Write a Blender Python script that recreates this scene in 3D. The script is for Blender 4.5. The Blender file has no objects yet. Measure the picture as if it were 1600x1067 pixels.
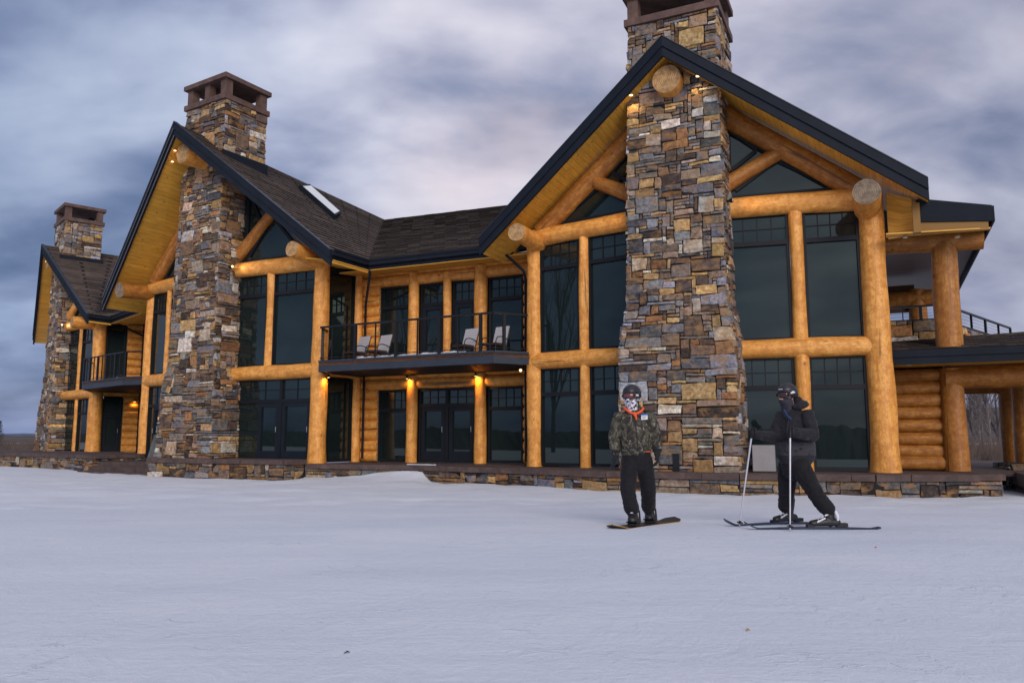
import bpy, bmesh, math, random
from mathutils import Vector, Matrix, noise
V = Vector
sc = bpy.context.scene
COL = sc.collection
rad = math.radians

# ------------------------------------------------------------ camera / world / sun
EYE = 0.81
cam_d = bpy.data.cameras.new('camera')
cam = bpy.data.objects.new('camera', cam_d)
COL.objects.link(cam)
cam.location = (0, 0, EYE)
cam.rotation_euler = (rad(90 + 7.11), 0, rad(0.0))
cam_d.sensor_width = 36.0
cam_d.lens = 36.0 * 1210.4 / 1600.0
cam_d.clip_start = 0.05
cam_d.clip_end = 9000
sc.camera = cam

SUN_EL, SUN_AZ = rad(21), rad(168)        # azimuth clockwise from +Y
w = bpy.data.worlds.new('World')
sc.world = w
w.use_nodes = True
nt = w.node_tree
nt.nodes.clear()
def N(nt, t, **k):
    n = nt.nodes.new(t)
    for a, b in k.items():
        if a in n.inputs.keys():
            n.inputs[a].default_value = b
        else:
            setattr(n, a, b)
    return n
def L(nt, a, b):
    nt.links.new(a, b)
def math_n(nt, op, a, b=None, c=None):
    n = nt.nodes.new('ShaderNodeMath'); n.operation = op
    for i, v in enumerate((a, b, c)):
        if v is None: continue
        if hasattr(v, 'links') or hasattr(v, 'is_linked'):
            nt.links.new(v, n.inputs[i])
        else:
            n.inputs[i].default_value = v
    return n.outputs[0]
def ramp(nt, fac, stops, interp='LINEAR'):
    r = nt.nodes.new('ShaderNodeValToRGB')
    r.color_ramp.interpolation = interp
    e = r.color_ramp.elements
    while len(e) > 1: e.remove(e[0])
    e[0].position, e[0].color = stops[0][0], (*stops[0][1], 1)
    for p, c in stops[1:]:
        x = e.new(p); x.color = (*c, 1)
    nt.links.new(fac, r.inputs[0])
    return r.outputs[0]
def mixc(nt, fac, a, b, mode='MIX'):
    m = nt.nodes.new('ShaderNodeMix'); m.data_type = 'RGBA'; m.blend_type = mode
    for i, v in ((0, fac), (6, a), (7, b)):
        if hasattr(v, 'is_linked'): nt.links.new(v, m.inputs[i])
        elif isinstance(v, tuple): m.inputs[i].default_value = (*v[:3], 1)
        else: m.inputs[i].default_value = v
    return m.outputs[2]

out = N(nt, 'ShaderNodeOutputWorld')
sky = N(nt, 'ShaderNodeTexSky', sky_type='NISHITA', sun_disc=False)
sky.sun_elevation = SUN_EL
sky.sun_rotation = SUN_AZ
bg1 = N(nt, 'ShaderNodeBackground'); bg1.inputs[1].default_value = 0.1
L(nt, sky.outputs[0], bg1.inputs[0])
tc = N(nt, 'ShaderNodeTexCoord')
sx = N(nt, 'ShaderNodeSeparateXYZ'); L(nt, tc.outputs['Generated'], sx.inputs[0])
zc = math_n(nt, 'MAXIMUM', sx.outputs[2], 0.0)
den = math_n(nt, 'ADD', zc, 0.36)
cx = math_n(nt, 'DIVIDE', sx.outputs[0], den)
cy = math_n(nt, 'DIVIDE', sx.outputs[1], den)
cv = N(nt, 'ShaderNodeCombineXYZ'); L(nt, cx, cv.inputs[0]); L(nt, cy, cv.inputs[1])
def cloud(scale, off, rot, detail=6, rough=.55, dist=.3, sc_=(1, 1, 1)):
    mp = N(nt, 'ShaderNodeMapping'); L(nt, cv.outputs[0], mp.inputs[0])
    mp.inputs['Location'].default_value = off
    mp.inputs['Rotation'].default_value = (0, 0, rot)
    mp.inputs['Scale'].default_value = sc_
    no = N(nt, 'ShaderNodeTexNoise'); L(nt, mp.outputs[0], no.inputs['Vector'])
    no.inputs['Scale'].default_value = scale
    no.inputs['Detail'].default_value = detail
    no.inputs['Roughness'].default_value = rough
    no.inputs['Distortion'].default_value = dist
    return no.outputs['Fac']
c1 = cloud(1.5, (-10.558, -15.873, 0), rad(-20), detail=4, rough=.5, sc_=(1, 1.3, 1))
c2 = cloud(4.0, (-4.158, -13.801, 0), rad(-14), detail=6, rough=.5, dist=.25, sc_=(1, 1.4, 1))
c3 = cloud(1.1, (-17.339, -3.936, 0), 0.3)
cc = math_n(nt, 'MULTIPLY_ADD', c2, 0.34, math_n(nt, 'MULTIPLY', c1, 0.72))
base = ramp(nt, cc, [(0.40, (0.110, 0.145, 0.235)), (0.47, (0.205, 0.232, 0.335)), (0.53, (0.325, 0.338, 0.435)),
                     (0.59, (0.45, 0.455, 0.54)), (0.68, (0.60, 0.59, 0.645))])
pink = ramp(nt, c3, [(0.50, (0, 0, 0)), (0.66, (1, 1, 1))])
col = mixc(nt, math_n(nt, 'MULTIPLY', pink, 0.5), base, (0.58, 0.48, 0.48))
# the sky dims towards the left horizon, where the dusk comes from
az = ramp(nt, math_n(nt, 'MULTIPLY_ADD', sx.outputs[0], 0.5, 0.5), [(0.20, (0.46, 0.57, 0.72)), (0.33, (.74, .82, .92)), (0.45, (1.08, 1.05, 1.04)), (0.64, (1.06, 1.02, 1.0)), (0.80, (.66, .68, .74))])
col = mixc(nt, 1.0, col, az, 'MULTIPLY')
hor = ramp(nt, zc, [(0.0, (0.50, 0.56, 0.76)), (0.10, (0.80, 0.84, 0.95)), (0.22, (1, 1, 1))])
col = mixc(nt, 1.0, col, hor, 'MULTIPLY')
bg2 = N(nt, 'ShaderNodeBackground'); bg2.inputs[1].default_value = 0.92
L(nt, col, bg2.inputs[0])
ms = N(nt, 'ShaderNodeMixShader'); ms.inputs[0].default_value = 0.93
L(nt, bg1.outputs[0], ms.inputs[1]); L(nt, bg2.outputs[0], ms.inputs[2]); L(nt, ms.outputs[0], out.inputs[0])

sd = bpy.data.lights.new('sun', 'SUN'); sun = bpy.data.objects.new('sun', sd); COL.objects.link(sun)
sd.energy = 1.5; sd.angle = rad(38); sd.color = (1.0, 0.90, 0.84)
sdir = V((math.sin(SUN_AZ) * math.cos(SUN_EL), math.cos(SUN_AZ) * math.cos(SUN_EL), math.sin(SUN_EL)))
sun.rotation_euler = sdir.to_track_quat('Z', 'Y').to_euler()
sun.location = (20, -30, 30)
sc.view_settings.view_transform = 'Standard'
sc.view_settings.look = 'None'
sc.view_settings.exposure = 0.58
sc.view_settings.gamma = 1.0
sc.cycles.max_bounces = 6
sc.cycles.use_denoising = True

# ------------------------------------------------------------ materials
def new_mat(name):
    m = bpy.data.materials.new(name); m.use_nodes = True
    nt = m.node_tree; nt.nodes.clear()
    o = N(nt, 'ShaderNodeOutputMaterial'); b = N(nt, 'ShaderNodeBsdfPrincipled')
    L(nt, b.outputs[0], o.inputs[0])
    return m, nt, b
def bump(nt, b, h, strength=.3, dist=.02):
    n = N(nt, 'ShaderNodeBump'); n.inputs['Strength'].default_value = strength; n.inputs['Distance'].default_value = dist
    L(nt, h, n.inputs['Height']); L(nt, n.outputs[0], b.inputs['Normal'])
def noise_n(nt, vec, scale, detail=4, rough=.55, dist=0, sc_=None):
    if sc_:
        mp = N(nt, 'ShaderNodeMapping'); L(nt, vec, mp.inputs[0]); mp.inputs['Scale'].default_value = sc_; vec = mp.outputs[0]
    no = N(nt, 'ShaderNodeTexNoise'); L(nt, vec, no.inputs['Vector'])
    no.inputs['Scale'].default_value = scale; no.inputs['Detail'].default_value = detail
    no.inputs['Roughness'].default_value = rough; no.inputs['Distortion'].default_value = dist
    return no.outputs['Fac']
def plain(name, c, rough=.6, metal=0, var=.0, scale=8, bmp=0, spec=.5):
    m, nt, b = new_mat(name)
    b.inputs['Roughness'].default_value = rough; b.inputs['Metallic'].default_value = metal
    b.inputs['Specular IOR Level'].default_value = spec
    tc = N(nt, 'ShaderNodeTexCoord')
    if var or bmp:
        f = noise_n(nt, tc.outputs['Object'], scale)
        c0 = tuple(max(0, x * (1 - var)) for x in c); c1 = tuple(x * (1 + var) for x in c)
        L(nt, ramp(nt, f, [(0.3, c0), (0.7, c1)]), b.inputs['Base Color'])
        if bmp: bump(nt, b, f, bmp, .01)
    else: b.inputs['Base Color'].default_value = (*c, 1)
    return m
def log_mat(name, ca, cb, cd):
    m, nt, b = new_mat(name)
    uv = N(nt, 'ShaderNodeUVMap').outputs[0]
    tc = N(nt, 'ShaderNodeTexCoord')
    g = noise_n(nt, uv, 9, 6, .62, .6, (1, .12, 1))
    big = noise_n(nt, tc.outputs['Object'], 1.1, 4, .6)
    pat = noise_n(nt, tc.outputs['Object'], 5.0, 5, .65)
    c = ramp(nt, g, [(0.30, cd), (0.46, cb), (0.62, ca)])
    c = mixc(nt, ramp(nt, big, [(0.35, (0, 0, 0)), (0.7, (.55, .55, .55))]), c, cb)
    fine = noise_n(nt, uv, 30, 5, .7, .3, (1, .35, 1))
    c = mixc(nt, ramp(nt, pat, [(0.40, (.75, .75, .75)), (0.56, (0, 0, 0))]), c, (cb[0] * .70, cb[1] * .58, cb[2] * .5))
    c = mixc(nt, ramp(nt, fine, [(0.38, (.65, .65, .65)), (0.50, (0, 0, 0))]), c, (cb[0] * .62, cb[1] * .50, cb[2] * .42))
    crack = noise_n(nt, uv, 5.5, 3, .5, .5, (1, .045, 1))
    c = mixc(nt, ramp(nt, crack, [(0.30, (.8, .8, .8)), (0.325, (0, 0, 0))]), c, (.10, .045, .015))
    vo = N(nt, 'ShaderNodeTexVoronoi'); mp = N(nt, 'ShaderNodeMapping'); mp.inputs['Scale'].default_value = (1.8, 1.1, 1)
    L(nt, uv, mp.inputs[0]); L(nt, mp.outputs[0], vo.inputs['Vector']); vo.inputs['Scale'].default_value = 1.0
    kn = ramp(nt, vo.outputs['Distance'], [(0.02, (.85, .85, .85)), (0.075, (0, 0, 0))])
    c = mixc(nt, kn, c, (0.10, 0.045, 0.015))
    L(nt, c, b.inputs['Base Color'])
    b.inputs['Roughness'].default_value = .5
    b.inputs['Specular IOR Level'].default_value = .35
    hh = math_n(nt, 'MULTIPLY_ADD', pat, .5, g)
    bump(nt, b, hh, .35, .02)
    return m
M = {}
M['log'] = log_mat('peeled_log', (0.88, 0.455, 0.125), (0.74, 0.345, 0.072), (0.45, 0.18, 0.034))
M['log_dark'] = log_mat('stained_shaded_log', (0.50, 0.235, 0.055), (0.37, 0.155, 0.032), (0.20, 0.075, 0.014))
def endgrain(name, c0, c1):
    m, nt, b = new_mat(name)
    uv = N(nt, 'ShaderNodeUVMap').outputs[0]
    wv = N(nt, 'ShaderNodeTexWave', wave_type='RINGS', rings_direction='Z'); L(nt, uv, wv.inputs['Vector'])
    wv.inputs['Scale'].default_value = 7; wv.inputs['Distortion'].default_value = 3.5; wv.inputs['Detail'].default_value = 4; wv.inputs['Detail Scale'].default_value = 1.5
    f = noise_n(nt, uv, 6, 6, .65)
    c = ramp(nt, wv.outputs['Fac'], [(0.1, c0), (0.7, c1)])
    c = mixc(nt, ramp(nt, f, [(.38, (.8, .8, .8)), (.58, (0, 0, 0))]), c, tuple(x * .55 for x in c0))
    # drying cracks run out from the heart
    gr = N(nt, 'ShaderNodeTexGradient', gradient_type='RADIAL'); L(nt, uv, gr.inputs[0])
    cv_ = N(nt, 'ShaderNodeCombineXYZ'); L(nt, gr.outputs[1], cv_.inputs[0])
    cr = noise_n(nt, cv_.outputs[0], 22, 2, .5)
    c = mixc(nt, ramp(nt, cr, [(.26, (.9, .9, .9)), (.30, (0, 0, 0))]), c, (.05, .028, .015))
    L(nt, c, b.inputs['Base Color']); b.inputs['Roughness'].default_value = .85
    return m
M['end'] = endgrain('end_grain', (.34, .19, .075), (.56, .35, .16)); M['end_old'] = endgrain('weathered_shaded_end_grain', (.17, .125, .085), (.30, .225, .15))
def board_mat(name, ca, cb):
    m, nt, b = new_mat(name)
    uv = N(nt, 'ShaderNodeUVMap').outputs[0]
    br = N(nt, 'ShaderNodeTexBrick'); L(nt, uv, br.inputs['Vector'])
    br.inputs['Scale'].default_value = 1; br.inputs['Brick Width'].default_value = 3.4; br.inputs['Row Height'].default_value = .19
    br.inputs['Mortar Size'].default_value = .004; br.offset = .37
    br.inputs['Color1'].default_value = (*ca, 1); br.inputs['Color2'].default_value = (*cb, 1); br.inputs['Mortar'].default_value = (.12, .055, .012, 1)
    g = noise_n(nt, uv, 5, 6, .65, .8, (.25, 2.2, 1))
    c = mixc(nt, ramp(nt, g, [(.35, (.6, .6, .6)), (.6, (0, 0, 0))]), br.outputs['Color'], tuple(x * .62 for x in cb))
    vo = N(nt, 'ShaderNodeTexVoronoi'); mp = N(nt, 'ShaderNodeMapping'); mp.inputs['Scale'].default_value = (1.5, 3.2, 1)
    L(nt, uv, mp.inputs[0]); L(nt, mp.outputs[0], vo.inputs['Vector']); vo.inputs['Scale'].default_value = 1.0
    c = mixc(nt, ramp(nt, vo.outputs['Distance'], [(0.04, (.8, .8, .8)), (0.12, (0, 0, 0))]), c, (0.12, 0.05, 0.012))
    L(nt, c, b.inputs['Base Color']); b.inputs['Roughness'].default_value = .55
    bump(nt, b, g, .15, .01)
    return m
M['soffit'] = board_mat('soffit_boards', (.80, .43, .06), (.66, .34, .045))
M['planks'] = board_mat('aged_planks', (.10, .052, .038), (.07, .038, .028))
def stone_mat(name, gain=1.0):
    m, nt, b = new_mat(name)
    at = N(nt, 'ShaderNodeVertexColor', layer_name='stone')
    tc = N(nt, 'ShaderNodeTexCoord')
    f = noise_n(nt, tc.outputs['Object'], 9, 8, .68, .4)
    f2 = noise_n(nt, tc.outputs['Object'], 2.7, 5, .6, .5, (1, 1, 2.2))
    c = mixc(nt, 1.0, at.outputs[0], ramp(nt, f, [(0.3, (.34 * gain,) * 3), (0.5, (1.0 * gain,) * 3), (0.7, (1.75 * gain,) * 3)]), 'MULTIPLY')
    c = mixc(nt, ramp(nt, f2, [(.50, (0, 0, 0)), (.64, (.62, .62, .62))]), c, (.34, .18, .06))
    L(nt, c, b.inputs['Base Color']); b.inputs['Roughness'].default_value = .8
    b.inputs['Specular IOR Level'].default_value = .3
    f3 = noise_n(nt, tc.outputs['Object'], 26, 6, .7)
    bump(nt, b, math_n(nt, 'MULTIPLY_ADD', f3, .5, f), .8, .035)
    return m
M['stone'] = stone_mat('ledge_stone')
M['mortar'] = plain('mortar_joint', (.012, .010, .010), .95)
def slab_mat(name, c, sc_=1):
    m, nt, b = new_mat(name)
    tc = N(nt, 'ShaderNodeTexCoord')
    f = noise_n(nt, tc.outputs['Object'], 3.5, 8, .65, .5)
    L(nt, ramp(nt, f, [(.3, tuple(x * .55 for x in c)), (.55, c), (.75, tuple(x * 1.5 for x in c))]), b.inputs['Base Color'])
    b.inputs['Roughness'].default_value = .85
    bump(nt, b, noise_n(nt, tc.outputs['Object'], 18, 6, .7), .5, .02)
    return m
M['cap'] = slab_mat('flagstone', (.085, .056, .050))
M['cap_ch'] = slab_mat('chimney_cap_stone', (.115, .068, .055))
def shingle():
    m, nt, b = new_mat('asphalt_shingles')
    uv = N(nt, 'ShaderNodeUVMap').outputs[0]
    tc = N(nt, 'ShaderNodeTexCoord')
    br = N(nt, 'ShaderNodeTexBrick'); L(nt, uv, br.inputs['Vector'])
    br.inputs['Scale'].default_value = 1; br.inputs['Brick Width'].default_value = .33; br.inputs['Row Height'].default_value = .24
    br.inputs['Mortar Size'].default_value = .012; br.inputs['Bias'].default_value = 0
    br.inputs['Color1'].default_value = (.115, .090, .076, 1); br.inputs['Color2'].default_value = (.060, .048, .043, 1); br.inputs['Mortar'].default_value = (.016, .014, .014, 1)
    f = noise_n(nt, tc.outputs['Object'], 1.6, 6, .7)
    fg = noise_n(nt, tc.outputs['Object'], 60, 3, .7)
    c = mixc(nt, 1.0, br.outputs['Color'], ramp(nt, f, [(.3, (.7, .7, .72)), (.7, (1.35, 1.28, 1.2))]), 'MULTIPLY')
    c = mixc(nt, 1.0, c, ramp(nt, fg, [(.3, (.7, .7, .7)), (.7, (1.3, 1.3, 1.3))]), 'MULTIPLY')
    L(nt, c, b.inputs['Base Color']); b.inputs['Roughness'].default_value = .9; b.inputs['Specular IOR Level'].default_value = .2
    bump(nt, b, fg, .3, .01)
    return m
M['shingle'] = shingle()
M['trim'] = plain('navy_trim_paint', (.008, .012, .020), .7, 0, .18, 3, .05, .2)
M['trim2'] = plain('navy_trim_paint_pale', (.026, .035, .050), .45, 0, .15, 3, .05)
M['frame'] = plain('window_frame_paint', (.007, .009, .013), .6, 0, 0, 8, 0, .25)
M['metal'] = plain('black_metal', (.016, .017, .02), .4, .4)
M['drip'] = plain('drip_edge_metal', (.30, .31, .34), .4, .6)
def glass_mat(name='tinted_glass', base=(.008, .014, .015), ior=1.80):
    m, nt, b = new_mat(name)
    b.inputs['Base Color'].default_value = (*base, 1)
    b.inputs['Roughness'].default_value = .015
    b.inputs['IOR'].default_value = ior
    b.inputs['Specular Tint'].default_value = (.66, .78, .72, 1)
    tc = N(nt, 'ShaderNodeTexCoord')
    bump(nt, b, noise_n(nt, tc.outputs['Object'], .7, 2, .5), .02, .02)
    return m
M['glass'] = glass_mat()
M['glass_sky'] = glass_mat('skylight_glass', (.62, .70, .70), 1.6)  # pale base colour stands in for a bright reflection
M['pane'] = plain('pale_pane', (.20, .21, .15), .2)
def snow_mat():
    m, nt, b = new_mat('packed_snow')
    tc = N(nt, 'ShaderNodeTexCoord')
    o = tc.outputs['Object']
    f1 = noise_n(nt, o, .35, 5, .6, .4, (1, 2.2, 1))
    f2 = noise_n(nt, o, 2.6, 6, .6, 1.6, (1.2, .9, 1))
    f3 = noise_n(nt, o, 26, 5, .7)
    f4 = noise_n(nt, o, 110, 3, .7)
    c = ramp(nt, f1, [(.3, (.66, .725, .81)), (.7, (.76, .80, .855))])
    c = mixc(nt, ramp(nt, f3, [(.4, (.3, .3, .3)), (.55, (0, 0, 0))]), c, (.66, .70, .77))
    L(nt, c, b.inputs['Base Color']); b.inputs['Roughness'].default_value = .7; b.inputs['Specular IOR Level'].default_value = .25
    h = math_n(nt, 'MULTIPLY_ADD', f2, .8, math_n(nt, 'MULTIPLY_ADD', f3, .35, math_n(nt, 'MULTIPLY', f4, .18)))
    sc1 = noise_n(nt, o, 5.5, 5, .7, .8); sc2 = noise_n(nt, o, .8, 3, .6)
    scuff = math_n(nt, 'MULTIPLY', ramp(nt, sc1, [(.56, (0, 0, 0)), (.66, (1, 1, 1))]), ramp(nt, sc2, [(.48, (0, 0, 0)), (.62, (1, 1, 1))]))
    # old wind-scoured streaks running diagonally
    mp = N(nt, 'ShaderNodeMapping'); L(nt, o, mp.inputs[0]); mp.inputs['Rotation'].default_value = (0, 0, rad(-32)); mp.inputs['Scale'].default_value = (.35, 3.2, 1)
    st = noise_n(nt, mp.outputs[0], 1.6, 5, .65, .4)
    h = math_n(nt, 'MULTIPLY_ADD', scuff, .45, math_n(nt, 'MULTIPLY_ADD', st, .5, h))
    bump(nt, b, h, .6, .03)
    return m
M['snow'] = snow_mat()
M['forest'] = plain('far_forest', (.030, .030, .028), .95, 0, .5, .05)
M['hills'] = plain('haze_blue_hills', (.075, .10, .17), .95, 0, .25, .004)  # blue of the distant haze is put into the hill colour
M['brush'] = plain('dry_brush', (.075, .055, .045), .95, 0, .5, .4)
M['conifer'] = plain('conifer_needles', (.022, .030, .024), .95, 0, .4, 2)
M['bark'] = plain('grey_bark', (.12, .10, .095), .9, 0, .35, 5)
M['bark_dark'] = plain('dark_bark', (.045, .038, .034), .9, 0, .35, 5)
def emis(name, c, s):
    m, nt, b = new_mat(name)
    b.inputs['Base Color'].default_value = (*c, 1)
    b.inputs['Emission Color'].default_value = (*c, 1); b.inputs['Emission Strength'].default_value = s
    return m
M['lamp'] = emis('warm_lamp', (1.0, .66, .30), 2.6)
M['lamp_off'] = plain('frosted_lens', (.75, .62, .42), .3)
M['lamp_rim'] = plain('lamp_rim', (.30, .24, .14), .5)

# ------------------------------------------------------------ object helpers
def tag(o, label=None, cat=None, group=None, kind=None):
    if label: o['label'] = label
    if cat: o['category'] = cat
    if group: o['group'] = group
    if kind: o['kind'] = kind
    return o
def empty(name, loc=(0, 0, 0)):
    o = bpy.data.objects.new(name, None); COL.objects.link(o); o.location = loc; o.empty_display_size = .2
    return o
def link(name, bm, mats, parent=None, smooth=False, label=None):
    me = bpy.data.meshes.new(name)
    bm.normal_update()
    bm.to_mesh(me); bm.free()
    if not isinstance(mats, (list, tuple)): mats = [mats]
    for m in mats: me.materials.append(M[m] if isinstance(m, str) else m)
    if smooth:
        for p in me.polygons: p.use_smooth = True
    o = bpy.data.objects.new(name, me); COL.objects.link(o)
    if parent:
        o.parent = parent
        if parent.parent is None: o.matrix_parent_inverse = parent.matrix_basis.inverted()   # parts of parts already sit in world axes
    if label: o['label'] = label
    return o
def BM():
    bm = bmesh.new(); bm.loops.layers.uv.new('UVMap'); return bm
def quad(bm, pts, uvs=None, mi=0, smooth=False):
    vs = [bm.verts.new(p) for p in pts]
    f = bm.faces.new(vs); f.material_index = mi; f.smooth = smooth
    if uvs:
        l = bm.loops.layers.uv.active
        for lp, u in zip(f.loops, uvs): lp[l].uv = u
    return f
def box(bm, o, ax, ay, az, x0, x1, y0, y1, z0, z1, mi=0):
    """box in the frame (o; ax ay az)"""
    P = [[[o + ax * x + ay * y + az * z for z in (z0, z1)] for y in (y0, y1)] for x in (x0, x1)]
    fs = [((0,0,0),(0,1,0),(1,1,0),(1,0,0)), ((0,0,1),(1,0,1),(1,1,1),(0,1,1)), ((0,0,0),(1,0,0),(1,0,1),(0,0,1)),
          ((1,0,0),(1,1,0),(1,1,1),(1,0,1)), ((1,1,0),(0,1,0),(0,1,1),(1,1,1)), ((0,1,0),(0,0,0),(0,0,1),(0,1,1))]
    D = (x1 - x0, y1 - y0, z1 - z0)
    l = bm.loops.layers.uv.active
    for k, f in enumerate(fs):
        fc = bm.faces.new([bm.verts.new(P[i][j][m]) for i, j, m in f]); fc.material_index = mi
        if l:
            for lp, (i, j, m) in zip(fc.loops, f):
                c = (i * D[0], j * D[1], m * D[2])
                lp[l].uv = ((c[0], c[1]) if k < 2 else (c[0], c[2]) if k in (2, 4) else (c[1], c[2]))
def prism(bm, pts, off, mi=0):
    """closed slab: polygon pts extruded by vector off"""
    a = [bm.verts.new(p) for p in pts]; b = [bm.verts.new(p + off) for p in pts]
    f = bm.faces.new(a); f.material_index = mi
    f = bm.faces.new(b[::-1]); f.material_index = mi
    n = len(pts)
    l = bm.loops.layers.uv.active
    for i in range(n):
        j = (i + 1) % n
        f = bm.faces.new([a[j], a[i], b[i], b[j]]); f.material_index = mi
    return
def log(bm, p, q, r0, r1=None, seg=20, step=.35, wob=.015, mi=0, me=1, seed=0, flare=0):
    p, q = V(p), V(q); r1 = r0 if r1 is None else r1
    d = q - p; Ln = d.length; d.normalize()
    a = d.orthogonal().normalized(); b = d.cross(a)
    n = max(2, int(Ln / step)); l = bm.loops.layers.uv.active
    rings = []
    for i in range(n + 1):
        t = i / n; c = p + d * (Ln * t); r = r0 + (r1 - r0) * t
        if flare: r *= 1 + flare * max(0, 1 - t * Ln / .9) ** 2
        ring = []
        for k in range(seg):
            an = 2 * math.pi * k / seg; dr = a * math.cos(an) + b * math.sin(an)
            nz = noise.noise(V((math.cos(an) * .9 + seed * 3.1, math.sin(an) * .9 + seed * 1.7, t * Ln * .7)))
            ring.append(bm.verts.new(c + dr * (r + nz * wob * 2)))
        rings.append(ring)
    for i in range(n):
        for k in range(seg):
            j = (k + 1) % seg
            f = bm.faces.new([rings[i][k], rings[i][j], rings[i + 1][j], rings[i + 1][k]]); f.smooth = True; f.material_index = mi
            if l:
                R = 2 * math.pi * r0
                us = ((k / seg * R + seed, i * Ln / n + seed * 7), ((k + 1) / seg * R + seed, i * Ln / n + seed * 7), ((k + 1) / seg * R + seed, (i + 1) * Ln / n + seed * 7), (k / seg * R + seed, (i + 1) * Ln / n + seed * 7))
                for lp, u in zip(f.loops, us): lp[l].uv = u
    for ring, s in ((rings[0], 1), (rings[-1], 0)):
        vs = [bm.verts.new(v.co) for v in ring]
        if s: vs = vs[::-1]
        f = bm.faces.new(vs); f.material_index = me
        if l:
            for i, lp in enumerate(f.loops):
                an = 2 * math.pi * i / seg; lp[l].uv = (math.cos(an) * r0, math.sin(an) * r0)
def tube(bm, pts, r, seg=8, mi=0):
    """round bar through points"""
    pts = [V(p) for p in pts]; rs = r if isinstance(r, (list, tuple)) else [r] * len(pts)
    rings = []
    ref = None
    for i, p in enumerate(pts):
        d = (pts[min(i + 1, len(pts) - 1)] - pts[max(i - 1, 0)]).normalized()
        a = (d.orthogonal() if ref is None else (ref - d * ref.dot(d))).normalized(); ref = a; b = d.cross(a)
        rings.append([bm.verts.new(p + (a * math.cos(2 * math.pi * k / seg) + b * math.sin(2 * math.pi * k / seg)) * rs[i]) for k in range(seg)])
    for i in range(len(pts) - 1):
        for k in range(seg):
            j = (k + 1) % seg
            f = bm.faces.new([rings[i][k], rings[i][j], rings[i + 1][j], rings[i + 1][k]]); f.smooth = seg > 5; f.material_index = mi
    for rg in (rings[0][::-1], rings[-1]):
        f = bm.faces.new([bm.verts.new(v.co) for v in rg]); f.material_index = mi

# ------------------------------------------------------------ bay frames
UP = V((0, 0, 1))
class Bay:
    def __init__(self, x, y, phi, **k):
        a = rad(phi); self.C = V((x, y, 0)); self.u = V((math.cos(a), math.sin(a), 0)); self.n = V((math.sin(a), -math.cos(a), 0))
        self.__dict__.update(k)
    def p(s, l, n, z): return s.C + s.u * l + s.n * n + UP * z
    def wg(s, l, z, off=0):         # point on the wing wall plane
        q = s.p(l, -s.s * abs(l) / s.w, z)
        if off:
            q = q + s.wn(l) * off
        return q
    def wn(s, l):
        sg = 1 if l >= 0 else -1
        d = (s.u * sg * s.w - s.n * s.s).normalized()
        nn = V((d.y, -d.x, 0))
        return nn if nn.dot(s.n) > 0 else -nn
BR = Bay(4.58, 20.52, -25.47, w=4.69, s=.77, o=1.26, fe=.4, fp=1.47, zr=6.83, zl=6.73, zP=11.22)
BMm = Bay(-10.96, 28.37, -31.9, w=4.86, s=.54, o=1.52, fe=.58, fp=2.08, zr=6.83, zl=6.49, zP=12.02)
BL = Bay(-25.27, 43.04, -47.47, w=4.76, s=.77, o=1.30, fe=.17, fp=1.21, zr=6.99, zl=7.04, zP=11.50)
for b_ in (BR, BMm, BL):
    b_.Er = b_.p(b_.w + b_.o, b_.fe, b_.zr); b_.El = b_.p(-b_.w - b_.o, b_.fe, b_.zl); b_.P = b_.p(0, b_.fp, b_.zP)

lodge = empty('log_lodge', BR.p(0, -5, 0))
tag(lodge, 'large log lodge with three stone chimneys, dark gabled roofs and tall windows', 'building')
_seed = [0]
def post(p, q, r0, r1=None, name='log_post', mat='log', end='end', **k):
    _seed[0] += 1; bm = BM(); log(bm, p, q, r0, r1, seed=_seed[0], **k)
    return link(name, bm, [mat, end], lodge)
def beam(p, q, r0, r1=None, name='log_beam', mat='log', **k): return post(p, q, r0, r1, name, mat, **k)

# ------------------------------------------------------------ roofs
def lerp(a, b, t): return a + (b - a) * t
def roof_patch(A, B, C_, D, name='roof', course=.24, thick=.16, taper=0):
    """eave edge A->B, ridge edge D->C_ ; real overlapping shingle courses"""
    bm = BM()
    ln = (D - A).length; n = max(3, int(ln / course))
    nr = (B - A).cross(D - A).normalized()
    if nr.z < 0: nr = -nr
    wid = (B - A).length; m = max(2, int(wid / .5))
    rnd = random.Random(len(name) + int(wid * 10))
    for i in range(n):
        v0, v1 = i / n, min(1, (i + 1.15) / n)
        a0, b0 = lerp(A, D, v0), lerp(B, C_, v0); a1, b1 = lerp(A, D, v1), lerp(B, C_, v1)
        for k in range(m):
            t0, t1 = k / m, (k + 1) / m
            h = .028 + rnd.uniform(-.006, .008)
            q = [lerp(a0, b0, t0) + nr * h, lerp(a0, b0, t1) + nr * h, lerp(a1, b1, t1) + nr * .004, lerp(a1, b1, t0) + nr * .004]
            uv = [(t0 * wid, v0 * ln), (t1 * wid, v0 * ln), (t1 * wid, v1 * ln), (t0 * wid, v1 * ln)]
            f = quad(bm, q, uv)
            if f.normal.dot(nr) < 0 and False: pass
            quad(bm, [lerp(a0, b0, t0), lerp(a0, b0, t1), q[1], q[0]], [(0, 0)] * 4)
    prism(bm, [A, B, C_, D], -nr * thick)
    return link(name, bm, 'shingle', lodge)
def board(A, B, C_, D, off, mat, name, parent=None):
    """slab with UV in metres, u along A->B"""
    bm = BM(); l = bm.loops.layers.uv.active
    w_ = (B - A).length; h = (D - A).length
    quad(bm, [A, B, C_, D], [(0, 0), (w_, 0), (w_, h), (0, h)])
    quad(bm, [D + off, C_ + off, B + off, A + off], [(0, h), (w_, h), (w_, 0), (0, 0)])
    for p_, q_ in ((A, B), (B, C_), (C_, D), (D, A)):
        quad(bm, [p_, p_ + off, q_ + off, q_], [(0, 0), (0, .1), (1, .1), (1, 0)])
    return link(name, bm, mat, parent or lodge)
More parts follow.
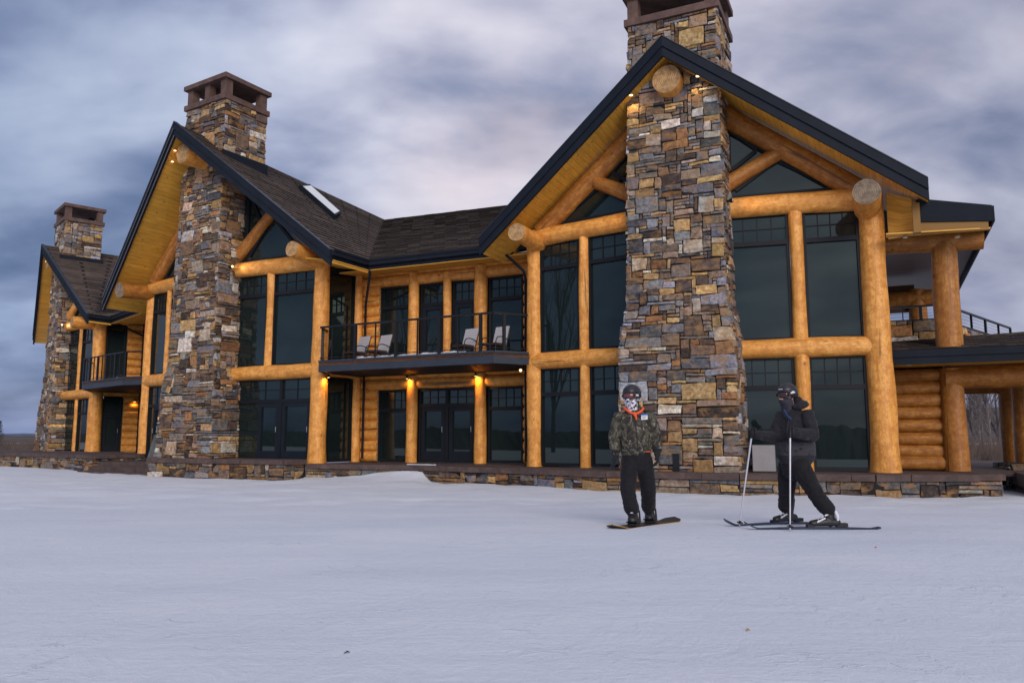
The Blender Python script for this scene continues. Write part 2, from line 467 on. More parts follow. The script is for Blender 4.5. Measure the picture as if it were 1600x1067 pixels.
def rake(b, P, E, side, hgt=.50, name='rake_fascia'):
    bm = BM(); n = b.n
    d = (E - P).normalized()
    def pr(t0, t1, f0, f1, ext=0.0):
        # vertical board: from P to E, z offsets t0..t1 below roof line, front offset f0..f1
        e = E + d * ext
        a = [P + UP * t0, e + UP * t0, e + UP * t1, P + UP * t1]
        prism(bm, [q + n * f0 for q in a], n * (f1 - f0), 0)
    pr(.03, -.24, -.05, .075)
    pr(-.241, -hgt, -.05, .035)
    o = link(name, bm, 'trim', lodge)
    bm = BM()
    pr(.05, .028, -.05, .095)
    if b is BMm and side < 0: pr(-.225, -.245, .076, .10); pr(-.48, -.502, .036, .06)
    link('drip_edge', bm, 'drip' if (b is BMm and side < 0) else 'trim2', o)
    return o
J_M = V((-6.6, 39.0, 12.02)); V_M = V((-4.95, 26.1, 6.83))
V_L = V((-20.55, 39.3, 6.95)); back_R = -BR.n; back_M = -BMm.n; back_L = -BL.n
def roof_bay(b, Vr, Jr, Vl, Jl, rname='roof'):
    P, Er, El = b.P, b.Er, b.El
    roof_patch(Er, Vr, Jr, P, rname)
    roof_patch(Vl, El, P, Jl, rname)
    rake(b, P, Er, 1); rake(b, P, El, -1)
    # soffit: wood boards parallel to the roof, set back behind the fascia
    dz = UP * -.40
    for E_, B_, J_ in ((Er, Vr, Jr), (El, Vl, Jl)):
        sgn = (b.n * -.05)
        L1 = min(3.4, (B_ - E_).length)
        board(P + dz + sgn, P + dz + (J_ - P).normalized() * 3.4, E_ + dz + (B_ - E_).normalized() * L1, E_ + dz + sgn, UP * .05, 'soffit', 'soffit')
roof_bay(BR, BR.Er + back_R * 12, BR.P + back_R * 17, BR.El + back_R * 1.6, BR.P + back_R * 17)
# left plane of the right gable: the eave stops at the valley
roof_bay(BMm, V_M, J_M, BMm.El + back_M * 2.2, J_M)
roof_bay(BL, V_L, BL.P + back_L * 12, BL.El + back_L * 9, BL.P + back_L * 12)
# fill the rest of the left planes behind the valleys
roof_patch(BR.El + back_R * 1.6 + V((.0, 0, 0)), BR.El + back_R * 1.601, BR.P + back_R * 17, BR.P + back_R * 17.01)
# main ranges
W_R = V((-.30, 24.0, 6.83)); K_R = V((0, 36.4, 12.02))
dM = (W_R - V_M).normalized()
roof_patch(V_M, W_R + dM * 4.5, K_R + (K_R - J_M).normalized() * 4, J_M)
ML = BMm.El + back_M * 2.2
roof_patch(V_L, V((-16.3, 34.6, 6.9)), V((-11.5, 43.5, 11.5)), BL.P + back_L * 12)
roof_patch(V((-16.3, 34.6, 6.9)), ML, J_M, V((-11.5, 43.5, 11.5)))
# eave gutters and eave boards
def gutter(A, B, nrm, name='gutter', drop=.0, hh=.2):
    bm = BM(); d = (B - A); Ln = d.length; d = d.normalized(); nn = V((d.y, -d.x, 0)).normalized()
    if nn.dot(nrm) < 0: nn = -nn
    o = A + UP * -drop
    box(bm, o, d, nn, UP, 0, Ln, -.05, .0, -hh - .10, .02)
    box(bm, o, d, nn, UP, 0, Ln, .002, .13, -.16, -.01)
    box(bm, o, d, nn, UP, 0, Ln, .10, .16, -.03, .03)
    return link(name, bm, 'trim', lodge)
gutter(BMm.Er, V_M, BMm.u)
gutter(V_M + dM * -.02, W_R + dM * .35, BR.n)
gutter(BL.Er, V_L, BL.u)
gutter(V_L, V((-16.3, 34.6, 6.9)), BL.n * .6 + BMm.n)
# soffit boards under main eaves
def eave_soffit(A, B, inward, wd=1.9, z=-.32, rise=.25):
    a, b_ = A + UP * z, B + UP * z
    board(a, b_, b_ + inward * wd + UP * rise, a + inward * wd + UP * rise, UP * .04, 'soffit', 'soffit')
eave_soffit(V_M + dM * -1.2, W_R + dM * 1.0, -BR.n, 2.3)
eave_soffit(BMm.Er + BMm.n * -.1, V_M, -BMm.u, 1.4)
eave_soffit(V_L, V((-16.3, 34.6, 6.9)), (-BL.n - BMm.n).normalized(), 2.5)

# skylight on the middle roof
def skylight():
    A, B, C_, D = BMm.Er, V_M, J_M, BMm.P
    def S(u, v, h=0):
        q = lerp(lerp(A, B, u), lerp(D, C_, u), v)
        nr = (B - A).cross(D - A).normalized(); nr = nr if nr.z > 0 else -nr
        return q + nr * h
    return S
S_M = skylight()

# ------------------------------------------------------------ stone
PAL = [((.19, .195, .21), 13), ((.31, .32, .36), 7), ((.105, .105, .115), 12), ((.40, .26, .125), 9), ((.50, .33, .14), 6), ((.27, .195, .14), 14),
       ((.085, .060, .050), 13), ((.58, .53, .44), 6), ((.29, .145, .065), 7), ((.19, .165, .145), 14), ((.38, .30, .23), 9), ((.15, .098, .072), 10)]
PALW = [c for c, k in PAL for _ in range(k)]
def add_stone(bm, P4, nrm, out, rnd, cl, tint=1.0):
    """P4: corners (ll, lr, ur, ul) on the wall face; nrm outward"""
    c = (P4[0] + P4[1] + P4[2] + P4[3]) / 4
    u = (P4[1] - P4[0]); h = (P4[3] - P4[0]); wl, hl = u.length, h.length
    u = u / max(wl, 1e-6); h = h / max(hl, 1e-6)
    g = .011
    jit = min(.038, .20 * min(wl, hl))
    base = [P4[0] + u * g + h * g, P4[1] - u * g + h * g, P4[2] - u * g - h * g, P4[3] + u * g - h * g]
    # eight-point outline: corners and edge midpoints, jittered
    ring = []
    for i in range(4):
        a, b = base[i], base[(i + 1) % 4]
        ring.append(a + u * rnd.uniform(-jit, jit) * .6 + h * rnd.uniform(-jit, jit) * .6)
        ring.append((a + b) / 2 + u * rnd.uniform(-jit, jit) * .3 + h * rnd.uniform(-jit, jit) * .5)
    tl = [rnd.uniform(-1, 1), rnd.uniform(-1, 1)]
    tiltm = min(.035, .16 * min(wl, hl))
    def F(p, o_):
        r = p - c
        return p + nrm * (o_ + tiltm * (tl[0] * r.dot(u) / max(wl, .05) + tl[1] * r.dot(h) / max(hl, .05)) * 1.6)
    b0 = [bm.verts.new(p - nrm * .03) for p in ring]
    b1 = [bm.verts.new(F(p, out * .80)) for p in ring]
    ins = min(.03, .2 * min(wl, hl))
    b2 = []
    for p in ring:
        r = p - c
        q = c + r * (1 - ins * 2 / max(.06, min(wl, hl)) * .7)
        b2.append(bm.verts.new(F(q, out + rnd.uniform(-.006, .006))))
    ctr = bm.verts.new(F(c + u * rnd.uniform(-.2, .2) * wl + h * rnd.uniform(-.2, .2) * hl, out + rnd.uniform(-.004, .012)))
    base_c = rnd.choice(PALW); k = min(rnd.uniform(.55, 1.35) * tint * .90, .60 / max(base_c))
    colr = (min(1, base_c[0] * k * rnd.uniform(.93, 1.07)), min(1, base_c[1] * k), min(1, base_c[2] * k * rnd.uniform(.92, 1.08)), 1)
    fs = []
    for i in range(8):
        j = (i + 1) % 8
        fs.append(bm.faces.new([b0[i], b0[j], b1[j], b1[i]])); fs.append(bm.faces.new([b1[i], b1[j], b2[j], b2[i]]))
        fs.append(bm.faces.new([b2[i], b2[j], ctr]))
    for f in fs:
        for lp in f.loops: lp[cl] = colr
def layout(W, H, rnd, cw=.125, ch=.086, bigp=.10):
    nx, ny = max(1, round(W / cw)), max(1, round(H / ch))
    occ = [[False] * nx for _ in range(ny)]; out_ = []
    # a few feature stones first
    nb = int(nx * ny * bigp / 12)
    for _ in range(nb):
        a, b = rnd.randint(4, 8), rnd.randint(3, 6)
        if a > nx or b > ny: continue
        x, y = rnd.randint(0, nx - a), rnd.randint(0, ny - b)
        if any(occ[j][i] for j in range(y, y + b) for i in range(x, x + a)): continue
        for j in range(y, y + b):
            for i in range(x, x + a): occ[j][i] = True
        out_.append((x, y, a, b))
    for y in range(ny):
        for x in range(nx):
            if occ[y][x]: continue
            b = rnd.choices((1, 2, 3, 4), (44, 28, 18, 9))[0]
            a = rnd.choices((1, 2, 3, 4, 5, 6, 8, 11), (7, 18, 18, 14, 11, 9, 9, 6))[0]
            if b >= 3: a = min(a, 5)
            a0 = 0
            while a0 < a and x + a0 < nx and not occ[y][x + a0]: a0 += 1
            a = a0
            if x + a == nx - 1 and not occ[y][nx - 1]: a += 1
            b0 = 0
            while b0 < b and y + b0 < ny and all(not occ[y + b0][x + i] for i in range(a)): b0 += 1
            b = b0
            for j in range(y, y + b):
                for i in range(x, x + a): occ[j][i] = True
            out_.append((x, y, a, b))
    return [(x / nx, (x + a) / nx, y / ny, (y + b) / ny) for x, y, a, b in out_]
def stone_face(bm, f, W, H, nrm, rnd, cl, tint=1.0, out=(.02, .075), ext=.0, **k):
    """f(s,t) maps the unit square to the wall; nrm may be a function"""
    for x0, x1, y0, y1 in layout(W, H, rnd, **k):
        e0 = -ext * rnd.random() / W if x0 == 0 else 0; e1 = ext * rnd.random() / W if x1 == 1 else 0
        wv = .022 / max(H, .2)
        def g(x, y):
            if 0 < y < 1: y = y + wv * noise.noise(V((x * W * 1.1, y * H * 2.3, W)))
            return f(x, y)
        P4 = [g(x0 + e0, y0), g(x1 + e1, y0), g(x1 + e1, y1), g(x0 + e0, y1)]
        add_stone(bm, P4, nrm, rnd.uniform(*out), rnd, cl, tint)
def piece(z, tab):
    for (z0, a), (z1, b) in zip(tab, tab[1:]):
        if z <= z1:
            t = (z - z0) / (z1 - z0); t = max(0, t)
            return tuple(x + (y - x) * t for x, y in zip(a, b))
    return tab[-1][1]
def chimney(b, tab, ztop, depth, seed, cap_mid=False, name='chimney', tint=1.0, base_z=-.05):
    """tab: [(z,(l_left,l_right,n_front))]; depth: back of the stack"""
    rnd = random.Random(seed)
    bm = BM(); cl = bm.loops.layers.float_color.new('stone')
    zs = [t[0] for t in tab]
    segs = [(base_z, ztop)]
    H = ztop - base_z
    Lf = lambda z: piece(z, tab)
    fr = lambda s_, t: (lambda z: b.p(lerp(Lf(z)[0], Lf(z)[1], s_), Lf(z)[2], z))(base_z + t * H)
    stone_face(bm, fr, Lf(2)[1] - Lf(2)[0], H, b.n, rnd, cl, tint, ext=.05)
    rt = lambda s_, t: (lambda z: b.p(Lf(z)[1], lerp(Lf(z)[2], -depth, s_), z))(base_z + t * H)
    stone_face(bm, rt, Lf(8)[2] + depth, H, b.u, rnd, cl, tint, ext=.05)
    lt = lambda s_, t: (lambda z: b.p(Lf(z)[0], lerp(-depth, Lf(z)[2], s_), z))(base_z + t * H)
    stone_face(bm, lt, Lf(8)[2] + depth, H, -b.u, rnd, cl, tint, ext=.05)
    zb = b.zP - 2.6
    bk = lambda s_, t: (lambda z: b.p(lerp(Lf(z)[1], Lf(z)[0], s_), -depth, z))(zb + t * (ztop - zb))
    stone_face(bm, bk, Lf(8)[1] - Lf(8)[0], ztop - zb, -b.n, rnd, cl, tint)
    o = link(name, bm, 'stone', lodge)
    bm = BM()
    zz = [base_z] + [z for z in zs if base_z < z < ztop] + [ztop]
    for z0, z1 in zip(zz, zz[1:]):
        a, c = Lf(z0), Lf(z1); i_ = .004
        r0 = [b.p(a[0] + i_, a[2] - i_, z0), b.p(a[1] - i_, a[2] - i_, z0), b.p(a[1] - i_, -depth + i_, z0), b.p(a[0] + i_, -depth + i_, z0)]
        r1 = [b.p(c[0] + i_, c[2] - i_, z1), b.p(c[1] - i_, c[2] - i_, z1), b.p(c[1] - i_, -depth + i_, z1), b.p(c[0] + i_, -depth + i_, z1)]
        for i in range(4): quad(bm, [r0[i], r0[(i + 1) % 4], r1[(i + 1) % 4], r1[i]])
    link('mortar', bm, 'mortar', o)
    # cap: ring slab, pillars, top slab
    a = Lf(ztop); l0, l1, n1, n0 = a[0], a[1], a[2], -depth
    bm = BM(); O = b.C.copy(); q = .11
    box(bm, O, b.u, b.n, UP, l0 - q, l1 + q, n0 - q, n1 + q, ztop, ztop + .20)
    zt = ztop + .20; ph = .60
    xs = [l0 - .03, l1 - .27]; ys = [n0 - .02, n1 - .28]
    for x in xs:
        for y in ys: box(bm, O, b.u, b.n, UP, x, x + .30, y, y + .30, zt, zt + ph)
    if cap_mid:
        box(bm, O, b.u, b.n, UP, (l0 + l1) / 2 - .13, (l0 + l1) / 2 + .13, ys[1], ys[1] + .28, zt, zt + ph)
    box(bm, O, b.u, b.n, UP, l0 - q - .03, l1 + q + .03, n0 - q - .03, n1 + q + .03, zt + ph, zt + ph + .17)
    bmesh.ops.bevel(bm, geom=[e for e in bm.edges], offset=.018, segments=1, affect='EDGES') if False else None
    link('chimney_cap', bm, 'cap_ch', o)
    bm = BM(); box(bm, O, b.u, b.n, UP, (l0 + l1) / 2 - .35, (l0 + l1) / 2 + .35, (n0 + n1) / 2 - .35, (n0 + n1) / 2 + .35, zt, zt + .25)
    link('flue', bm, 'metal', o)
    # lead flashing where the stack meets the roof
    return o
chimney(BR, [(-.1, (-1.52, 1.50, .92)), (3.2, (-1.48, 1.48, .90)), (4.3, (-1.27, 1.29, .82)), (8, (-1.20, 1.28, .80)), (12.1, (-1.10, 1.26, .80))], 12.10, 1.15, 11)
chimney(BMm, [(-.1, (-1.86, 1.24, .92)), (2.6, (-1.68, 1.21, .90)), (3.6, (-1.46, 1.05, .82)), (8, (-1.38, 1.04, .80)), (13.2, (-1.18, 1.0, .80))], 13.18, 1.05, 23, cap_mid=True)
chimney(BL, [(-.1, (-1.75, 1.25, .55)), (2.5, (-1.45, 1.20, .52)), (3.6, (-1.15, 1.08, .42)), (8, (-1.10, 1.05, .41)), (13, (-1.10, 1.05, .41))], 12.85, 1.45, 37)
def flash(b, l, n0, n1, z, w_=.05):
    bm = BM(); box(bm, b.C.copy(), b.u, b.n, UP, l, l + w_, n0, n1, z - .30, z + .20)
    link('flashing', bm, 'trim', lodge)
flash(BMm, 1.07, -1.15, .9, 11.02); flash(BL, 1.12, -1.6, .6, 10.68)
# ------------------------------------------------------------ windows
def opening(p0, p1, z0, z1, nrm, transom=True, cols=4, door=None, split=None, name='window', th=.66, back=True):
    """frame between the floor points p0..p1 (xy), z0..z1"""
    p0 = V((p0.x, p0.y, 0)); p1 = V((p1.x, p1.y, 0))
    d = p1 - p0; W = d.length; d.normalize()
    nn = V((d.y, -d.x, 0)); nn = nn if nn.dot(nrm) > 0 else -nn
    f = .075; bm = BM()
    B = lambda x0, x1, za, zb, y0=-.07, y1=.05: box(bm, p0, d, nn, UP, x0, x1, y0, y1, za, zb)
    B(0, f, z0, z1); B(W - f, W, z0, z1); B(f, W - f, z1 - f, z1); B(f, W - f, z0, z0 + f)
    zt = z1 - th - f
    if transom: B(f, W - f, zt - .12, zt)
    o = link(name, bm, 'frame', lodge)
    bm = BM(); box(bm, p0, d, nn, UP, f * .6, W - f * .6, -.045, -.03, z0 + .03, z1 - .03)
    link('glass', bm, 'glass', o)
    bm = BM()
    B = lambda x0, x1, za, zb, y0=-.035, y1=-.005: box(bm, p0, d, nn, UP, x0, x1, y0, y1, za, zb)
    if transom:
        sp = [(f, W - f)] if not split else [(f, split - .06), (split + .06, W - f)]
        for a, b in sp:
            c_ = cols if not split else max(2, round(cols * (b - a) / (W / 2)))
            for i in range(1, c_): B(a + (b - a) * i / c_ - .012, a + (b - a) * i / c_ + .012, zt, z1 - f)
            B(a, b, (zt + z1 - f) / 2 - .012, (zt + z1 - f) / 2 + .012, -.035, -.004)
        link('grille', bm, 'frame', o)
    else: bm.free()
    if split:
        bm = BM(); box(bm, p0, d, nn, UP, split - .06, split + .06, -.06, .045, z0 + f, z1 - f); link('mullion', bm, 'frame', o)
    if door:
        for a, b in door:
            bm = BM(); zd = zt - .12
            BB = lambda x0, x1, za, zb, y0=-.028, y1=.03: box(bm, p0, d, nn, UP, x0, x1, y0, y1, za, zb)
            s = .14
            BB(a, a + s, z0 + f, zd); BB(b - s, b, z0 + f, zd); BB(a + s, b - s, zd - s, zd); BB(a + s, b - s, z0 + f, z0 + f + .28)
            dl = link('door_leaf', bm, 'trim', o)
            bm = BM(); tube(bm, [p0 + d * (b - .09) + nn * .07 + UP * (z0 + 1.0), p0 + d * (b - .09) + nn * .07 + UP * (z0 + 1.18)], .012)
            link('handle', bm, 'drip', dl)
    return o
WT, WB, LT = 6.69, 3.32, 2.89
for b, cl_, ir in ((BR, 1.28, .185), (BMm, 1.10, .15), (BL, 1.06, .13)):
    il = {id(BR): 2.90, id(BMm): 2.60, id(BL): 2.65}[id(b)]
    rr = {id(BR): .32, id(BMm): .28, id(BL): .33}[id(b)]
    cb = {id(BR): 1.45, id(BMm): 1.2, id(BL): 1.15}[id(b)]
    z0 = .0
    # right wing
    post(b.wg(b.w, z0 - .02), b.wg(b.w, 7.0), rr * 1.04, rr * .93, wob=.02, flare=.12)
    post(b.wg(il, 3.2), b.wg(il, 6.8), ir, ir * .95)
    if b is not BMm: post(b.wg(il, z0 - .02), b.wg(il, 3.0), ir * 1.02, ir)
    beam(b.wg(.9, 6.91, .02), b.wg(b.w - .02, 6.88, .02), .27, .285)
    beam(b.wg(1.0, 3.1, .02), b.wg(b.w - .05, 3.1, .02), .255, .25)
    wr = rr * .9
    c0 = cl_ - .1
    opening(b.wg(c0, 0, -.03), b.wg(il - ir * .9, 0, -.03), WB, WT, b.n)
    opening(b.wg(il + ir * .9, 0, -.03), b.wg(b.w - wr, 0, -.03), WB, WT, b.n)
    if b is BMm:
        W_ = (b.wg(b.w - wr, 0) - b.wg(c0, 0)).length
        sp = 3.24 - c0
        opening(b.wg(c0, 0, -.03), b.wg(b.w - wr, 0, -.03), .02, LT, b.n, split=sp, cols=3, door=[(sp - .06 - .95, sp - .07), (sp + .07, W_ - .09)], name='door')
    else:
        opening(b.wg(cb - .15, 0, -.03), b.wg(il - ir * .9, 0, -.03), .02, LT, b.n)
        opening(b.wg(il + ir * .9, 0, -.03), b.wg(b.w - wr, 0, -.03), .02, LT, b.n)
    # left wing
    lr = {id(BR): .225, id(BMm): .20, id(BL): .22}[id(b)]
    ill = {id(BR): 2.97, id(BMm): 3.38, id(BL): 2.9}[id(b)]
    post(b.wg(-b.w, -.02 if b is not BMm else .2), b.wg(-b.w, 7.0), lr * 1.05, lr * .95, wob=.02, flare=.08)
    post(b.wg(-ill, 3.2), b.wg(-ill, 6.8), ir * .85)
    beam(b.wg(-.9, 6.91, .02), b.wg(-b.w + .02, 6.88, .02), .27, .27)
    beam(b.wg(-1.0, 3.1, .02), b.wg(-b.w + .05, 3.1, .02), .245, .24)
    opening(b.wg(-c0, 0, -.03), b.wg(-ill + ir * .8, 0, -.03), WB, WT, b.n)
    opening(b.wg(-ill - ir * .8, 0, -.03), b.wg(-b.w + lr * .9, 0, -.03), WB, WT, b.n)
    if b is not BMm:
        post(b.wg(-ill, z0 - .02), b.wg(-ill, 3.0), ir * .87, ir * .85)
        opening(b.wg(-cb + .15, 0, -.03), b.wg(-ill + ir * .8, 0, -.03), .02, LT, b.n)
        opening(b.wg(-ill - ir * .8, 0, -.03), b.wg(-b.w + lr * .9, 0, -.03), .02, LT, b.n)
    else:
        opening(b.wg(-cb - .3, 0, -.03), b.wg(-b.w + lr * .9, 0, -.03), .02, LT, b.n, cols=6, name='door',
                door=[(1.5, 2.75)])
    # trusses in the gable: rafter log, brace log, dark glass
    for sg in (1, -1):
        zP, zE, sp_ = b.zP, (b.zr if sg > 0 else b.zl), b.w + b.o
        sl = (zP - zE) / sp_
        zr_ = lambda l: zP - sl * l - .45 - .36
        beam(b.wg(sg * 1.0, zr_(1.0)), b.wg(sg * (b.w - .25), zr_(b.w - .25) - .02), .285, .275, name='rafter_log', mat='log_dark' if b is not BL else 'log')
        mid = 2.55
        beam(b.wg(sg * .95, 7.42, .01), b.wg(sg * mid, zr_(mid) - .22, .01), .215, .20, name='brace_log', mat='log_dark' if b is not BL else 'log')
        bm = BM()
        pts = [b.wg(sg * .9, 6.9, -.10), b.wg(sg * (b.w - .2), 6.9, -.10), b.wg(sg * (b.w - .2), zr_(b.w - .2), -.10), b.wg(sg * .9, zr_(.9), -.10)]
        prism(bm, pts, b.wn(sg) * .02)
        g = link('gable_window', bm, 'glass', lodge)
        bm = BM()
        def bar(l0, za, l1, zb, w_=.05):
            a, c = b.wg(sg * l0, za, -.07), b.wg(sg * l1, zb, -.07)
            d = (c - a); Ln = d.length; d.normalize(); nn = b.wn(sg); up = d.cross(nn).normalized()
            box(bm, a, d, nn, up, 0, Ln, 0, .05 + w_ * .02, -w_, w_)
        z2 = zr_(2.5) - .42
        bar(1.38, 7.22, 3.95, 7.22); bar(1.45, 7.40, 2.47, z2 - .03); bar(2.50, z2, 3.9, 7.26)
        bar(1.32, zr_(1.32) - .34, 1.32, 7.95); bar(1.32, 7.95, 2.0, 8.45); bar(1.32, zr_(1.32) - .34, 2.05, 8.47)
        link('frame', bm, 'frame', g)
# projecting purlin log ends
beam(BR.p(0, -.3, 10.22), BR.p(0, 1.18, 10.22), .37, .375, name='ridge_log', seg=28)
beam(BR.p(4.62, -.9, 6.60), BR.p(4.62, .92, 6.58), .31, .31, name='plate_log', seg=28, end='end_old')
beam(BR.p(-4.55, -.9, 6.70), BR.p(-4.55, .80, 6.70), .265, .265, name='plate_log', seg=28)
beam(BMm.p(0, -.3, 11.0), BMm.p(0, 1.75, 11.0), .35, .35, name='ridge_log', seg=28)
beam(BMm.p(4.85, -.6, 6.8), BMm.p(4.95, .95, 7.0), .27, .27, name='plate_log', seg=28)
beam(BMm.p(-4.9, -.7, 6.75), BMm.p(-4.9, .85, 6.62), .31, .30, name='plate_log', seg=28, mat='log_dark', end='end_old')  # darker log and end colours stand in for shade under the roof
beam(BL.p(0, -.3, 10.5), BL.p(0, .95, 10.5), .33, .33, name='ridge_log', seg=28)
beam(BL.p(4.6, -.8, 6.72), BL.p(4.6, .55, 6.72), .30, .30, name='plate_log', seg=28)

# skylight
bm = BM()
def sky_pts(u0, u1, v0, v1, h): return [S_M(u0, v0, h), S_M(u1, v0, h), S_M(u1, v1, h), S_M(u0, v1, h)]
SKY = [None]

# ------------------------------------------------------------ recessed range between middle and right gable
RA = V((-5.5, 27.96, 0)); RB = V((1.9, 24.53, 0)); rd = (RB - RA).normalized(); rn = V((rd.y, -rd.x, 0)); rn = rn if rn.y < 0 else -rn
def rp(s_, z, off=0): return RA + rd * s_ + UP * z + rn * off
def log_wall(P0, P1, z0, z1, nrm, r=.19, name='log_wall', mat='log', squared=False):
    bm = BM(); n = max(1, round((z1 - z0) / (2 * r * .93))); h = (z1 - z0) / n
    for i in range(n):
        _seed[0] += 1
        z = z0 + h * (i + .5)
        log(bm, P0 + UP * z, P1 + UP * z, h * .535, h * .535, seg=16, seed=_seed[0], wob=.008)
    return link(name, bm, [mat, 'end'], lodge)
# left strip of stacked logs, both floors
log_wall(rp(.05, 0, -.08), rp(.84, 0, -.08), .0, 2.55, rn)
log_wall(rp(.05, 0, -.08), rp(.84, 0, -.08), 3.3, 6.3, rn)
log_wall(rp(6.5, 0, -.08), rp(7.6, 0, -.08), .0, 2.55, rn)
log_wall(rp(6.52, 0, -.08), rp(7.6, 0, -.08), 3.3, 6.3, rn)
beam(rp(-.2, 2.70), rp(7.6, 2.70), .19, .19, seg=18); beam(rp(-.2, 3.06), rp(7.6, 3.06), .18, .18, seg=18)
beam(rp(-.2, 6.40), rp(7.6, 6.40), .20, .20, seg=18); beam(rp(-.2, 6.76), rp(7.6, 6.76), .19, .19, seg=18)
for s_ in (2.31, 4.96):
    post(rp(s_, -.02, .12), rp(s_, 2.95, .12), .205, .195)
    post(rp(s_, 3.2, .12), rp(s_, 6.6, .12), .20 if s_ < 3 else .235, .19 if s_ < 3 else .225)
post(rp(3.66, 3.2, .10), rp(3.66, 6.5, .10), .145)
opening(rp(.84, 0, -.04), rp(2.12, 0, -.04), 3.32, 6.2, rn, th=.62)
opening(rp(2.52, 0, -.04), rp(3.52, 0, -.04), 3.32, 6.2, rn, th=.62, cols=3, door=[(.08, .92)], name='door')
opening(rp(3.80, 0, -.04), rp(4.74, 0, -.04), 3.32, 6.2, rn, th=.62, cols=3, door=[(.08, .86)], name='door')
opening(rp(5.2, 0, -.04), rp(6.48, 0, -.04), 3.32, 6.2, rn, th=.62)
opening(rp(.84, 0, -.04), rp(2.10, 0, -.04), .02, 2.5, rn, th=.58)
opening(rp(2.52, 0, -.04), rp(4.74, 0, -.04), .02, 2.5, rn, th=.44, cols=3, split=1.1, door=[(.09, 1.02), (1.18, 2.13)], name='door')
opening(rp(5.18, 0, -.04), rp(6.46, 0, -.04), .02, 2.5, rn, th=.58)
def slabwall(P0, P1, z0, z1, t, mat, name='wall'):
    bm = BM(); d = (P1 - P0); Ln = d.length; d.normalize(); nn = V((d.y, -d.x, 0))
    box(bm, V((P0.x, P0.y, 0)), d, nn, UP, 0, Ln, -t / 2, t / 2, z0, z1); return link(name, bm, mat, lodge)
slabwall(rp(-.3, 0, -.35), rp(8, 0, -.35), 0, 6.9, .2, 'frame')
# side wall of the middle gable: dark glazed bay and corner log
Mr = BMm.wg(BMm.w, 0); Mb = Mr + back_M * 1.75
opening(Mr + back_M * .30, Mb + back_M * -.12, 3.32, 6.9, BMm.u, transom=False)
opening(Mr + back_M * .30, Mb + back_M * -.12, .02, 2.85, BMm.u, transom=False)
post(Mb + UP * -.02 + BMm.u * .05, Mb + UP * 2.95 + BMm.u * .05, .17, .17); post(Mb + UP * 3.2 + BMm.u * .05, Mb + UP * 6.9 + BMm.u * .05, .17, .17)
beam(Mr + UP * 3.08, Mb + UP * 3.08, .18, .18); beam(Mr + UP * 6.98, Mb + UP * 6.98, .15, .15)
slabwall(Mr + back_M * .25 - BMm.u * .14, Mb + back_M * .3 - BMm.u * .14, 0, 7.0, .1, 'frame')
# downspouts
def spout(pts, name='downspout', r=.045):
    bm = BM(); tube(bm, pts, r, 8); return link(name, bm, 'trim', lodge)
ds = Mb + BMm.u * .42
spout([V_M + V((.08, -.05, -.15)), V_M + V((.06, .05, -.45)), ds + UP * 5.6, ds + UP * 3.4, ds + UP * .1])
spout([W_R + V((-.1, -.1, -.15)), W_R + V((.1, -.2, -.3)), BR.wg(-BR.w, 5.9) + V((-.32, .1, 0)), BR.wg(-BR.w, 5.7) + V((-.25, .5, 0)), BR.wg(-BR.w, .1) + V((-.25, .5, 0))])

